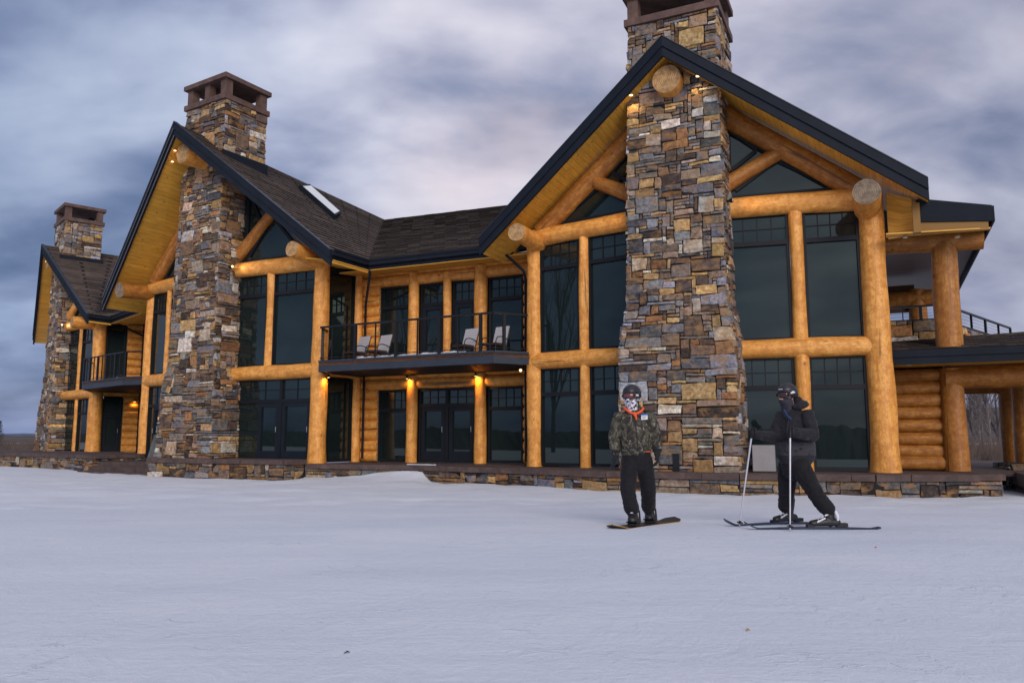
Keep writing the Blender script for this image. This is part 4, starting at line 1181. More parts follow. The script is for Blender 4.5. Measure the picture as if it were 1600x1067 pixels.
# grey panel leaning on the lower right window, dark slot in the chimney base
root = empty('display_board', BR.wg(1.78, -.01, .45)); tag(root, 'square grey panel leaning against the window right of the big chimney', 'panel')
M['panel'] = plain('grey_panel', (.21, .205, .215), .6, 0, .08, 6)
a0 = BR.wg(1.62, 0, .62); a1 = BR.wg(2.18, 0, .62); d = (a1 - a0).normalized(); nn = BR.wn(1); up = (UP - nn * .28).normalized(); n2 = d.cross(up); 
bm = BM(); box(bm, a0, d, n2, up, 0, .54, -.01, .01, 0, .66); o = link('board', bm, 'panel', root)
bm = BM()
for x0, x1, z0, z1 in ((-.012, 0, -.01, .67), (.54, .552, -.01, .67), (-.012, .552, .66, .672), (-.012, .552, -.02, 0)): box(bm, a0, d, n2, up, x0, x1, -.016, .016, z0, z1)
link('rim', bm, 'metal', root)
root = empty('metal_hatch', BR.p(-.1, 1.0, 0)); tag(root, 'narrow upright black plate standing at the foot of the big chimney', 'metal plate')
bm = BM(); box(bm, BR.C.copy(), BR.u, BR.n, UP, -.12, .04, .99, 1.02, 0, .42); box(bm, BR.C.copy(), BR.u, BR.n, UP, -.13, .05, .985, 1.03, .40, .43)
link('plate', bm, 'metal', root)

# ------------------------------------------------------------ trees and brush
def bare_tree(name, loc, H, seed, label, group=None, mat='bark', spread=.35, r0=None, depth=4, lean=0, seg=5, narrow=False):
    rnd = random.Random(seed); root = empty(name, loc); tag(root, label, 'tree', group)
    tr = BM(); cr = BM(); r0 = r0 or H * .014
    def grow(p, d, Ln, r, lev):
        n = 4; pts = [p]; dd = d.copy()
        for i in range(n):
            wn_ = .10 if lev else .025; dd = (dd + V((rnd.gauss(0, wn_), rnd.gauss(0, wn_), .10 if lev else .04))).normalized(); pts.append(pts[-1] + dd * Ln / n)
        rs = [r * (1 - .6 * i / n) for i in range(n + 1)]
        tube(tr if lev == 0 else cr, pts, rs, seg if lev < 2 else 3)
        if lev >= depth: return
        k = {0: 16, 1: 6, 2: 5, 3: 3}.get(lev, 2)
        for i in range(k):
            t = rnd.uniform(.22 if lev == 0 else .15, 1.0); j = min(n - 1, int(t * n)); q = lerp(pts[j], pts[j + 1], t * n - j)
            a = rnd.uniform(0, 6.28); sp = spread * rnd.uniform(.7, 1.4) * (1.0 if lev else 1.1)
            nd = (dd + V((math.cos(a), math.sin(a), 0)) * sp * 2).normalized()
            grow(q, nd, Ln * rnd.uniform(.38, .6) * (1.15 - .5 * t if lev == 0 else .85), r * (1 - .6 * t) * .55, lev + 1)
    grow(V((0, 0, -.3)), V((lean, 0, 1)).normalized(), H, r0, 0)
    for nm, bm in (('trunk', tr), ('crown', cr)):
        o = link(nm, bm, mat); o.parent = root
    return root
# the tall bare tree behind the photographer, seen mirrored in the glass of the right gable
def mirror_spot(x, y, D, side):
    p0 = BR.wg(0, 0); p1 = BR.wg(side * BR.w, 0); n = BR.wn(side)
    q = V(((x - 800) / 1210.4 * D, D * .992, 0)); return q - n * (2 * (q - p0).dot(n))
q = mirror_spot(862, 690, 62, -1); q.z = gz(q.x, q.y)
bare_tree('bare_tree', q, 13.5, 5, 'tall bare tree on the slope opposite the lodge', mat='bark_dark', spread=.13, r0=.19, depth=4)
q = mirror_spot(1010, 690, 60, -1)
right_lb = ['bare grey tree seen under the porch roof, nearest the thick corner post', 'bare grey tree in the middle of the gap under the porch', 'bare grey tree seen just left of the slimmer porch post',
            'slim bare grey tree deep in the gap under the porch', 'bare grey tree behind the slimmer porch post', 'bare grey tree beyond the right edge of the porch']
for i, (px_, D, H) in enumerate(((1518, 46, 5.2), (1530, 52, 5.8), (1541, 44, 5), (1524, 60, 6.4), (1556, 50, 5.4), (1590, 48, 5))):
    X = (px_ - 800) / 1210.4 * D
    bare_tree('bare_tree', V((X, D, -.4)), H, 40 + i, right_lb[i], 'bare trees beyond the porch', spread=.22, depth=3, r0=.10)
# conifer at the far left edge
def conifer(loc, H, seed, label):
    rnd = random.Random(seed); root = empty('conifer', loc); tag(root, label, 'tree')
    bm = BM(); tube(bm, [(0, 0, -.2), (0, 0, H)], [H * .02, .01], 6); o = link('trunk', bm, 'bark_dark'); o.parent = root
    bm = BM()
    for i in range(1400):
        z = H * (.08 + .92 * rnd.random() ** 1.3); R = (H - z) * .24 + .05; a = rnd.uniform(0, 6.28); r = R * rnd.uniform(.3, 1.1)
        c = V((math.cos(a) * r, math.sin(a) * r, z - r * .25)); s_ = .05 * H * rnd.uniform(.4, 1)
        dr = V((math.cos(a), math.sin(a), -.35)).normalized(); sd_ = V((-math.sin(a), math.cos(a), rnd.uniform(-.3, .3))) * s_ * .3
        bm.faces.new([bm.verts.new(c - sd_), bm.verts.new(c + dr * s_), bm.verts.new(c + sd_)])
    o = link('crown', bm, 'conifer'); o.parent = root
X = -.657 * 75; conifer(V((X, 75, -.4)), 2.9, 9, 'small dark conifer at the far left edge of the snowfield')
# dry brush on the left, uncountable
bm = BM(); rnd = random.Random(77)
for i in range(3800):
    D = rnd.uniform(62, 125); px_ = rnd.uniform(-60, 240); X = (px_ - 800) / 1200 * D; h = rnd.uniform(.5, 1.25) * (1 + .15 * noise.noise(V((X * .2, D * .2, 0))))
    b0 = V((X, D, -.5))
    for k in range(5):
        tp = b0 + V((rnd.gauss(0, .35), rnd.gauss(0, .35), h * rnd.uniform(.6, 1.1))); w_ = V((.02, 0, 0))
        bm.faces.new([bm.verts.new(b0 - w_), bm.verts.new(b0 + w_), bm.verts.new(tp)])
o = link('dry_brush', bm, 'brush'); tag(o, 'brown leafless brush along the far edge of the snowfield', 'brush', kind='stuff')
bm = BM()
for i in range(2600):
    D = rnd.uniform(40, 70); px_ = rnd.uniform(1480, 1700); X = (px_ - 800) / 1200 * D; h = rnd.uniform(.6, 1.6)
    b0 = V((X, D, -.5))
    for k in range(4):
        tp = b0 + V((rnd.gauss(0, .3), rnd.gauss(0, .3), h * rnd.uniform(.6, 1.1))); w_ = V((.015, 0, 0))
        bm.faces.new([bm.verts.new(b0 - w_), bm.verts.new(b0 + w_), bm.verts.new(tp)])
o = link('undergrowth', bm, 'brush'); tag(o, 'grey leafless undergrowth beyond the porch', 'undergrowth', kind='stuff')
# small debris on the snow
for x_, y_, c, lb, nm in ((542, 1020, (.03, .02, .015), 'tiny dark twig on the snow in the lower left foreground', 'twig'), (1169, 985, (.35, .22, .08), 'tiny dry leaf on the snow in the foreground below the snowboarder', 'dry_leaf'), (1369, 858, (.6, .05, .05), 'tiny red scrap on the snow right of the ski tails', 'scrap')):
    a_ = (x_ - 800) / 1210.4; c_ = (533.5 - y_) / 1210.4; Yd = math.cos(rad(7.11)) - c_ * math.sin(rad(7.11)); Zd = c_ * math.cos(rad(7.11)) + math.sin(rad(7.11))
    k = (-.29 - EYE) / Zd; q = V((a_ * k, Yd * k, 0)); q.z = gz(q.x, q.y) + .012
    bm = BM(); r_ = .007 if nm != 'twig' else .0045
    tube(bm, [q + V((-.014, -.008, -.008)), q + V((0, .004, -.002)), q + V((.013, .012, -.008))], [r_ * .4, r_, r_ * .3], 6)
    M[nm] = plain(nm, c, .8); o = link(nm, bm, nm); tag(o, lb, nm.replace('_', ' '))
#@@P0

# ------------------------------------------------------------ people
def PP(px_, py_, Y):
    """point seen at photo position (px, py) standing at distance Y"""
    a = (px_ - 800) / 1210.4; c = (533.5 - py_) / 1210.4; cp_, sp_ = math.cos(rad(7.11)), math.sin(rad(7.11))
    Yf, Z = cp_ - c * sp_, c * cp_ + sp_
    return V((a * Y / Yf, Y, Z * Y / Yf + EYE))
def sweep(bm, pts, rad_, side=V((1, 0, 0)), seg=16, round_=True):
    """closed tapered limb with elliptical sections: rad_ = [(ra, rb)]"""
    pts = [V(p) for p in pts]; rad_ = [(r, r) if not isinstance(r, tuple) else r for r in rad_]
    P, R = [], []
    if round_:
        d0 = (pts[0] - pts[1]).normalized(); d1 = (pts[-1] - pts[-2]).normalized()
        for k, f in ((.98, .2), (.87, .5), (.5, .87)): P.append(pts[0] + d0 * min(rad_[0]) * k); R.append((rad_[0][0] * f, rad_[0][1] * f))
    P += pts; R += rad_
    if round_:
        for k, f in ((.5, .87), (.87, .5), (.98, .2)): P.append(pts[-1] + d1 * min(rad_[-1]) * k); R.append((rad_[-1][0] * f, rad_[-1][1] * f))
    rings = []
    for i, p in enumerate(P):
        d = (P[min(i + 1, len(P) - 1)] - P[max(i - 1, 0)]).normalized()
        a = (side - d * side.dot(d)).normalized(); b = d.cross(a)
        rings.append([bm.verts.new(p + a * (R[i][0] * math.cos(2 * math.pi * k / seg)) + b * (R[i][1] * math.sin(2 * math.pi * k / seg))) for k in range(seg)])
    for i in range(len(P) - 1):
        for k in range(seg):
            j = (k + 1) % seg; bm.faces.new([rings[i][k], rings[i][j], rings[i + 1][j], rings[i + 1][k]])
    bm.faces.new(rings[0][::-1]); bm.faces.new(rings[-1])
def ell(bm, c, r, rot=None, sub=3):
    m = Matrix.Translation(c) @ (rot or Matrix.Identity(4)) @ Matrix.Diagonal((*r, 1))
    bmesh.ops.create_icosphere(bm, subdivisions=sub, radius=1, matrix=m)
def fuse(name, bm, mat, parent, voxel=.012, smooth=4, wr=0, wsc=11, cut=None, mats=None, wdir=(1, 1, 1.6)):
    """weld all pieces into one continuous skin, smooth it and crease it like cloth"""
    me = bpy.data.meshes.new(name + '_tmp'); bm.normal_update(); bm.to_mesh(me); bm.free()
    o = bpy.data.objects.new(name + '_tmp', me); COL.objects.link(o)
    md = o.modifiers.new('r', 'REMESH'); md.mode = 'VOXEL'; md.voxel_size = voxel
    ms = o.modifiers.new('s', 'SMOOTH'); ms.iterations = smooth; ms.factor = .5
    bpy.context.view_layer.update()
    dg = bpy.context.evaluated_depsgraph_get()
    m2 = bpy.data.meshes.new_from_object(o.evaluated_get(dg))
    bpy.data.objects.remove(o); bpy.data.meshes.remove(me)
    bm = bmesh.new(); bm.from_mesh(m2)
    bm.normal_update()
    if wr:
        for v in bm.verts:
            c = v.co; q = V((c.x * wdir[0], c.y * wdir[1], c.z * wdir[2])) * wsc
            f = noise.noise(q + V((noise.noise(c * 6) * 1.5, 0, noise.noise(c * 5 + V((9, 0, 0))) * 2.2)))
            f = (1 - abs(f) * 2.2) * .6 + .5 * noise.noise(q * 2.3)
            v.co += v.normal * (wr * f)
    if cut:
        for pc, pn in cut:
            bmesh.ops.bisect_plane(bm, geom=bm.verts[:] + bm.edges[:] + bm.faces[:], plane_co=pc, plane_no=pn, clear_outer=True)
            es = [e for e in bm.edges if e.is_boundary]
            if es: bmesh.ops.contextual_create(bm, geom=es)
    bm.to_mesh(m2); bm.free(); m2.name = name
    for m in (mats or [mat]): m2.materials.append(M[m])
    for p in m2.polygons: p.use_smooth = True
    ob = bpy.data.objects.new(name, m2); COL.objects.link(ob)
    if parent:
        ob.parent = parent
        if parent.parent is None: ob.matrix_parent_inverse = parent.matrix_basis.inverted()
    return ob
def hand(bm, w_, d, n, thumb, curl=.35, L_=.19, r=.0135):
    """palm, four fingers and a thumb; w_ wrist, d pointing to the fingers, n out of the palm"""
    d = d.normalized(); n = (n - d * n.dot(d)).normalized(); s = d.cross(n)
    if s.dot(thumb) < 0: s = -s                     # s points to the thumb side
    pl = L_ * .5
    sweep(bm, [w_ - d * .03, w_ + d * pl * .35, w_ + d * pl], [(.030, .024), (.043, .022), (.042, .019)], side=s, seg=14)
    for k, (o_, f) in enumerate(((.032, .90), (.011, 1.0), (-.011, .94), (-.031, .76))):
        p = w_ + d * pl * .92 + s * o_; pts = [p]; a = 0; ln = L_ * .5 * f
        for q, seg_ in enumerate((.42, .33, .25)):
            a += curl * (1.0, 1.15, .9)[q] + k * .03
            dd = d * math.cos(a) + n * math.sin(a); pts.append(pts[-1] + dd * ln * seg_)
        sweep(bm, pts, [r, r * .97, r * .92, r * .82], side=s, seg=10)
    p = w_ + d * pl * .28 + s * .034; q1 = p + (d * .55 + s * .75 + n * .25).normalized() * .034; q2 = q1 + (d * .85 + s * (.25 - curl * .4) + n * (.2 + curl * .5)).normalized() * .030
    q3 = q2 + (d * .9 - s * curl * .3 + n * (.15 + curl * .7)).normalized() * .024
    sweep(bm, [p, q1, q2, q3], [r * 1.15, r * 1.1, r * 1.02, r * .88], side=n, seg=10)
def cloth(name, c, var=.25, sc_=30, rough=.85, sheen=.3):
    c = tuple(x * .65 for x in c)
    m, nt, b = new_mat(name); tc = N(nt, 'ShaderNodeTexCoord'); f = noise_n(nt, tc.outputs['Object'], sc_, 5, .7); f2 = noise_n(nt, tc.outputs['Object'], 7, 3)
    c0 = tuple(x * (1 - var) for x in c); c1 = tuple(x * (1 + var) for x in c)
    L(nt, ramp(nt, math_n(nt, 'MULTIPLY_ADD', f, .5, math_n(nt, 'MULTIPLY', f2, .5)), [(.35, c0), (.65, c1)]), b.inputs['Base Color'])
    b.inputs['Roughness'].default_value = rough; b.inputs['Sheen Weight'].default_value = sheen * .2; b.inputs['Specular IOR Level'].default_value = .25
    bump(nt, b, f, .35, .006); return m
M['pants'] = cloth('black_snow_pants', (.012, .013, .017)); M['pants2'] = cloth('black_ski_pants', (.013, .013, .017))
M['glove'] = cloth('black_glove', (.018, .019, .026)); M['glove2'] = cloth('charcoal_glove', (.020, .020, .024))
M['dark_jacket'] = cloth('charcoal_ski_jacket', (.024, .024, .032), .3, 24); M['jacket_pale'] = cloth('grey_jacket_panel', (.058, .057, .068), .25, 24)
M['orange'] = plain('orange_hoodie', (.75, .10, .03), .8, 0, .12, 20); M['blue'] = plain('blue_collar', (.012, .035, .13), .8)
M['skin'] = plain('face_skin', (.48, .26, .20), .5, 0, .05, 30); M['lens'] = plain('goggle_lens', (.16, .055, .06), .12, .2); M['lens_dark'] = plain('goggle_lens_dark', (.06, .03, .035), .12, .2)
M['helmet'] = plain('matte_black_helmet', (.020, .021, .026), .35); M['grey_mask'] = cloth('grey_neck_gaiter', (.050, .050, .068))
M['white'] = plain('white_plastic', (.62, .63, .66), .4); M['boot_blk'] = plain('black_boot', (.014, .014, .017), .45, 0, .2, 20)
M['alu'] = plain('pole_aluminium', (.62, .60, .64), .3, .4); M['yellow_edge'] = plain('yellow_base', (.40, .22, .03), .4); M['ski_top'] = plain('ski_topsheet', (.008, .013, .024), .3, 0, .2, 6)
M['ski_edge'] = plain('ski_edge_blue', (.006, .022, .06), .35); M['board_top'] = plain('board_topsheet', (.020, .022, .024), .4, 0, .3, 9); M['tagblue'] = plain('name_tag_blue', (.10, .25, .60), .5)
def camo():
    m, nt, b = new_mat('camouflage_cloth'); tc = N(nt, 'ShaderNodeTexCoord'); o = tc.outputs['Object']
    f = noise_n(nt, o, 9, 4, .62, 1.2, (1, 1, .75)); f2 = noise_n(nt, o, 15, 4, .65, 1.5, (1, 1, .6)); f3 = noise_n(nt, o, 60, 3)
    c = ramp(nt, f, [(.0, (.012, .012, .010)), (.44, (.040, .036, .026)), (.51, (.085, .078, .055)), (.58, (.050, .055, .035)), (.66, (.17, .15, .115))], 'CONSTANT')
    c = mixc(nt, ramp(nt, f2, [(.55, (0, 0, 0)), (.56, (1, 1, 1))], 'CONSTANT'), c, (.020, .018, .015))
    c = mixc(nt, ramp(nt, f2, [(.38, (1, 1, 1)), (.39, (0, 0, 0))], 'CONSTANT'), c, (.19, .18, .15))
    L(nt, c, b.inputs['Base Color']); b.inputs['Roughness'].default_value = .85; bump(nt, b, f3, .3, .006); return m
M['camo'] = camo()
def bandana():
    m, nt, b = new_mat('black_white_bandana'); tc = N(nt, 'ShaderNodeTexCoord')
    f = noise_n(nt, tc.outputs['Object'], 24, 2, .4, 1.5)
    L(nt, ramp(nt, f, [(.0, (.62, .62, .70)), (.52, (.012, .012, .02))], 'CONSTANT'), b.inputs['Base Color']); b.inputs['Roughness'].default_value = .85; return m
M['bandana'] = bandana()

def head_set(root, c, yaw, mask, lens, scale=1.0, white_spots=False, pitch=0):
    """c = head centre; yaw: facing direction (0 = towards -y)"""
    R = Matrix.Rotation(yaw, 4, 'Z') @ Matrix.Rotation(pitch, 4, 'X')
    W_ = lambda x, y, z: c + (R @ V((x, y, z)) * scale)       # local: -y is forward
    # helmet: open shell with ear pieces and a brim
    bm = bmesh.new(); bmesh.ops.create_icosphere(bm, subdivisions=4, radius=1, matrix=Matrix.Identity(4))
    dl = []
    for v in bm.verts:
        x, y, z = v.co
        lim = -.10 if y < -.35 else (-.62 if abs(x) > .45 and y < .45 else -.45)
        if y < -.35: lim = .02
        if z < lim: dl.append(v)
    bmesh.ops.delete(bm, geom=dl, context='VERTS')
    for v in bm.verts:
        x, y, z = v.co
        v.co = V((x * .118, y * .145 + .008, z * .128 + .035))
    bm2 = bm.copy()
    for v in bm.verts: v.co = W_(*v.co)
    me = bpy.data.meshes.new('helmet'); bm.to_mesh(me); bm.free(); bm2.free()
    o = bpy.data.objects.new('helmet', me); COL.objects.link(o); o.parent = root; o.matrix_parent_inverse = root.matrix_basis.inverted()
    me.materials.append(M['helmet'])
    for p in me.polygons: p.use_smooth = True
    so = o.modifiers.new('t', 'SOLIDIFY'); so.thickness = .014; so.offset = -1
    helm = o
    bm = BM()
    for k in (-2, -1, 0, 1, 2):          # vents
        a = k * .33; p = W_(math.sin(a) * .075, -.085 + abs(k) * .01, .125 - abs(k) * .010); q = W_(math.sin(a) * .085, -.01, .155 - abs(k) * .016)
        tube(bm, [p, lerp(p, q, .5) + R @ V((0, 0, .006)), q], [.004, .007, .004], 6)
    link('vent', bm, 'metal', helm)
    # brim
    bm = BM(); tube(bm, [W_(math.sin(t) * .113, -math.cos(t) * .138 + .006, .045 + .004 * math.cos(t)) for t in [(-1.15 + 2.3 * i / 14) for i in range(15)]], .009, 6); link('brim', bm, 'helmet', helm)
    # goggles: curved lens, frame, strap
    def shellband(z0, z1, a0, a1, rx, ry, n=16, bulge=0):
        bm = bmesh.new(); rows = []
        for j in range(6):
            t = j / 5; z = z0 + (z1 - z0) * t; row = []
            for i in range(n + 1):
                a = a0 + (a1 - a0) * i / n; e = bulge * math.sin(math.pi * t)
                row.append(bm.verts.new(W_(math.sin(a) * (rx + e), -math.cos(a) * (ry + e), z)))
            rows.append(row)
        for j in range(5):
            for i in range(n): bm.faces.new([rows[j][i], rows[j][i + 1], rows[j + 1][i + 1], rows[j + 1][i]])
        return bm
    bm = shellband(-.030, .038, -.85, .85, .098, .122, bulge=.010); g = link('goggles', bm, lens, root, smooth=True); s2 = g.modifiers.new('t', 'SOLIDIFY'); s2.thickness = .008
    bm = BM()
    for z in (-.034, .042): tube(bm, [W_(math.sin(a) * .100, -math.cos(a) * .124, z + (.012 * math.exp(-(a * 4) ** 2) if z < 0 else 0)) for a in [(-.95 + 1.9 * i / 14) for i in range(15)]], .008, 6)
    for a in (-.92, .92): tube(bm, [W_(math.sin(a) * .100, -math.cos(a) * .124, z) for z in (-.034, .004, .042)], .009, 6)
    link('goggle_frame', bm, 'helmet', g)
    bm = shellband(-.012, .022, .9, 2 * math.pi - .9, .123, .152, n=30); s3 = link('strap', bm, 'metal', g, smooth=True); q_ = s3.modifiers.new('t', 'SOLIDIFY'); q_.thickness = .004
    if white_spots:
        bm = BM(); p = W_(.128, -.02, .03); q = W_(.120, -.085, .018)
        tube(bm, [p, lerp(p, q, .5) + R @ V((.012, 0, .008)), q], [.012, .019, .010], 8); link('badge', bm, 'white', helm)
        bm = BM(); tube(bm, [W_(-.02, -.137, .072), W_(.035, -.135, .072)], .006, 6); link('badge', bm, 'white', helm)
    else:
        bm = BM(); tube(bm, [W_(.118, -.045, .005), W_(.112, -.078, .008)], .016, 8); link('badge', bm, 'white', helm)
    # cloth over mouth, chin and neck
    bm = bmesh.new()
    ell(bm, W_(0, -.030, -.080), (.083 * scale, .092 * scale, .062 * scale), R); ell(bm, W_(0, -.088, -.045), (.035 * scale, .036 * scale, .032 * scale), R)
    sweep(bm, [W_(0, -.02, -.10), W_(0, .0, -.16), W_(0, .015, -.22)], [(.080, .085), (.080, .082), (.098, .095)])
    fuse('neck_gaiter', bm, mask, root, .009, 4, .006, 16)
    return W_, R
def body_mesh(root, head_c, yaw, neck, chest, pelvis, arms, legs, scale=1.0):
    """one continuous figure under the clothes, face included"""
    R = Matrix.Rotation(yaw, 4, 'Z'); W_ = lambda x, y, z: head_c + R @ V((x, y, z))
    bm = bmesh.new()
    ell(bm, W_(0, .01, .02), (.076, .098, .105), R); ell(bm, W_(0, -.02, -.05), (.062, .075, .065), R)
    ell(bm, W_(0, -.105, -.012), (.012, .018, .024), R, 2)                     # nose
    ell(bm, W_(0, -.082, -.060), (.026, .016, .010), R, 2); ell(bm, W_(0, -.080, -.098), (.022, .018, .015), R, 2)   # lips, chin
    for s_ in (-1, 1):
        ell(bm, W_(.078 * s_, .012, .0), (.010, .018, .030), R, 2); ell(bm, W_(.032 * s_, -.086, .016), (.015, .010, .010), R, 2)  # ear, eye
    sweep(bm, [W_(0, .01, -.04), neck, lerp(neck, chest, .3)], [.060, .058, .075])
    sweep(bm, [neck - UP * .05, chest, pelvis], [(.13, .08), (.16, .10), (.14, .10)], side=V((1, 0, 0)))
    for sh, el, wr_ in arms: sweep(bm, [lerp(chest, sh, .5), sh, el, wr_], [.06, .055, .040, .026])
    for hp, kn, an, toe in legs: sweep(bm, [lerp(pelvis, hp, .5), hp, kn, an + UP * .04], [.09, .085, .055, .034])
    o = fuse('body', bm, 'skin', root, .011, 3)
    return o
# ---- the snowboarder
YB = 10.35
def sb():
    g0 = PP(1006, 815, YB); g0.z = gz(g0.x, g0.y)
    root = empty('person', g0); tag(root, 'person in a camouflage jacket, black pants and black helmet standing strapped to a snowboard', 'person', 'people on the snow')
    Z = lambda x, y, Y=YB: PP(x, y, Y)
    fl, fr_ = PP(990, 816, 10.12), PP(1016, 811, 10.62)
    for f in (fl, fr_): f.z = gz(f.x, f.y) + .055
    hip_l, hip_r = Z(984, 718), Z(1006, 718); kn_l, kn_r = Z(981, 765, 10.2), Z(1013, 762, 10.4)
    an_l, an_r = fl + V((-.02, .0, .10)), fr_ + V((-.02, 0, .10))
    neck = Z(991, 643); chest = Z(992, 664); pel = Z(995, 712)
    shl, shr = Z(967, 652), Z(1016, 652); ell_, elr = Z(959, 683, 10.33), Z(1024, 681, 10.33); wl, wr_ = Z(962, 708, 10.22), Z(1027, 706, 10.25)
    hc = Z(987, 619)
    yaw = rad(-38)
    body_mesh(root, hc, yaw, neck, chest, pel, [(shl, ell_, wl), (shr, elr, wr_)], [(hip_l, kn_l, an_l, fl + V((-.1, -.15, .03))), (hip_r, kn_r, an_r, fr_ + V((-.1, -.15, .03)))])
    # trousers
    bm = bmesh.new()
    sweep(bm, [Z(994, 700), Z(995, 716), Z(995, 726)], [(.185, .135), (.190, .140), (.17, .13)])
    sweep(bm, [hip_l, lerp(hip_l, kn_l, .5), kn_l, lerp(kn_l, an_l, .55), an_l + UP * .07], [(.112, .125), (.108, .115), (.098, .108), (.090, .10), (.096, .105)])
    sweep(bm, [hip_r, lerp(hip_r, kn_r, .5), kn_r, lerp(kn_r, an_r, .55), an_r + UP * .07], [(.112, .125), (.110, .115), (.102, .110), (.092, .10), (.094, .105)])
    fuse('snow_pants', bm, 'pants', root, .013, 3, .010, 8, wdir=(1, 1, 2.0))
    # jacket
    bm = bmesh.new()
    sweep(bm, [Z(993, 703), Z(993, 690), Z(992, 668), Z(992, 655), Z(991, 647)], [(.205, .150), (.205, .150), (.215, .145), (.205, .125), (.12, .09)])
    sweep(bm, [Z(978, 653), shl, lerp(shl, ell_, .5), ell_, lerp(ell_, wl, .6), wl + UP * .02], [.080, .088, .080, .074, .066, .058], side=V((0, 1, 0)))
    sweep(bm, [Z(1006, 653), shr, lerp(shr, elr, .5), elr, lerp(elr, wr_, .6), wr_ + UP * .02], [.080, .088, .080, .072, .064, .056], side=V((0, 1, 0)))
    sweep(bm, [Z(991, 650) + V((0, .02, 0)), Z(991, 641) + V((0, .03, 0))], [(.125, .10), (.115, .095)])
    hem = Z(993, 706)
    j = fuse('camouflage_jacket', bm, 'camo', root, .012, 3, .012, 9)
    bm = BM(); zz = Z(992, 672); 
    tube(bm, [Z(989, 655) + V((.0, -.150, 0)), Z(991, 670) + V((0, -.160, 0)), Z(993, 690) + V((0, -.162, 0)), Z(993, 703) + V((0, -.156, 0))], .004, 6); link('zip', bm, 'metal', j)
    for pt, a in ((wl, -1), (wr_, 1)):
        bm = BM(); log(bm, pt + UP * .005, pt + UP * .045, .060, .063, seg=18, wob=.004); link('cuff', bm, ['glove', 'glove'], j)
    # name tag with a blue header line
    t0 = Z(1003.5, 652) + V((0, -.166, 0)); bm = BM(); box(bm, t0, V((.99, -.1, .08)).normalized(), V((0, -1, 0)), UP, -.042, .042, 0, .004, -.034, .034); tg = link('name_tag', bm, 'white', root)
    bm = BM(); box(bm, t0, V((.99, -.1, .08)).normalized(), V((0, -1, 0)), UP, -.042, .042, .0045, .006, .016, .034); link('header', bm, 'tagblue', tg)
    for i in range(3): 
        bm = BM(); box(bm, t0, V((.99, -.1, .08)).normalized(), V((0, -1, 0)), UP, -.03, .028 - i * .008, .0045, .006, .003 - i * .011, .006 - i * .011); link('line', bm, 'frame', tg)
    # orange hood collar and shirt hem
    bm = bmesh.new(); c = Z(990, 642)
    pts = [c + V((math.sin(a) * .125, -math.cos(a) * .10 - .015, .035 - .075 * max(0, math.cos(a)) ** 2)) for a in [(-2.4 + 4.8 * i / 16) for i in range(17)]]
    sweep(bm, pts, [.017] * 17, side=UP, seg=10); sweep(bm, [c + V((-.01, -.125, -.04)), c + V((.005, -.140, -.08)), c + V((.01, -.145, -.12))], [.024, .018, .010])
    fuse('orange_hood', bm, 'orange', root, .009, 3, .004, 20)
    bm = bmesh.new(); sweep(bm, [Z(995, 706) , Z(995, 703.5)], [(.200, .140), (.200, .140)], seg=28, round_=False); fuse('shirt_hem', bm, 'orange', root, .008, 1)
    head_set(root, hc, yaw, 'bandana', 'lens')
    for w__, th, dx in ((wl, V((.5, -1, 0)), -.02), (wr_, V((-.5, -1, 0)), .02)):
        bm = bmesh.new(); hand(bm, w__ - UP * .005, V((dx * 2, -.10, -1)), V((-th.x * 1.0 if dx < 0 else th.x * 1.0, .1, 0)) * (1 if dx < 0 else 1), th, .30, .20, .0165); sweep(bm, [w__ + UP * .03, w__ - UP * .03], [.05, .043])
        fuse('glove', bm, 'glove', root, .006, 2, .002, 30)
    # boots
    for f, an in ((fl, an_l), (fr_, an_r)):
        bm = bmesh.new(); d = V((-.30, -.95, 0)).normalized()
        sweep(bm, [an + UP * .10, an + UP * .02, f + V((0, .02, .045))], [(.072, .078), (.068, .075), (.062, .080)])
        sweep(bm, [f + V((.02, .07, .045)), f + d * .05 + UP * .05, f + d * .15 + UP * .035], [(.058, .052), (.058, .056), (.050, .038)], side=V((.95, -.3, 0)))
        b_ = fuse('snowboard_boot', bm, 'boot_blk', root, .009, 2, .003, 20)
        bm = BM(); tube(bm, [an + V((-.07, -.03, .03)), an + V((-.02, -.085, .02)), an + V((.06, -.06, .03))], .008, 6); link('lace', bm, 'white', b_)
    # snowboard under the boots
    A, B = PP(957, 826, 9.72), PP(1054, 808.5, 11.05)
    for p in (A, B): p.z = gz(p.x, p.y) - .012
    br = empty('snowboard', (A + B) / 2); tag(br, 'black snowboard with a yellow edge under the boots of the person in camouflage', 'snowboard')
    d = (B - A); Ln = d.length; d.normalize(); s = V((d.y, -d.x, 0)); bm = bmesh.new(); n = 30; rows = []
    for i in range(n + 1):
        t = i / n; e = abs(2 * t - 1); hw = .150 * (1 - .10 * (1 - e ** 2)) * math.sqrt(max(0.0, 1 - max(0, (e - .80) / .2) ** 2.3)) + .004
        up_ = .05 * max(0, (e - .76) / .24) ** 1.8 + .012; c = lerp(A, B, t) + UP * up_
        rows.append([[bm.verts.new(c + s * hw * k + UP * z) for k in (-1, -.5, 0, .5, 1)] for z in (.009, 0)])
    for r0, r1 in zip(rows, rows[1:]):
        for k in range(4):
            bm.faces.new([r0[0][k], r0[0][k + 1], r1[0][k + 1], r1[0][k]]).material_index = 0
            bm.faces.new([r0[1][k + 1], r0[1][k], r1[1][k], r1[1][k + 1]]).material_index = 0
        for k in (0, 4): bm.faces.new([r0[0][k], r1[0][k], r1[1][k], r0[1][k]]).material_index = 1
    bmesh.ops.recalc_face_normals(bm, faces=bm.faces); link('deck', bm, ['board_top', 'yellow_edge'], br)
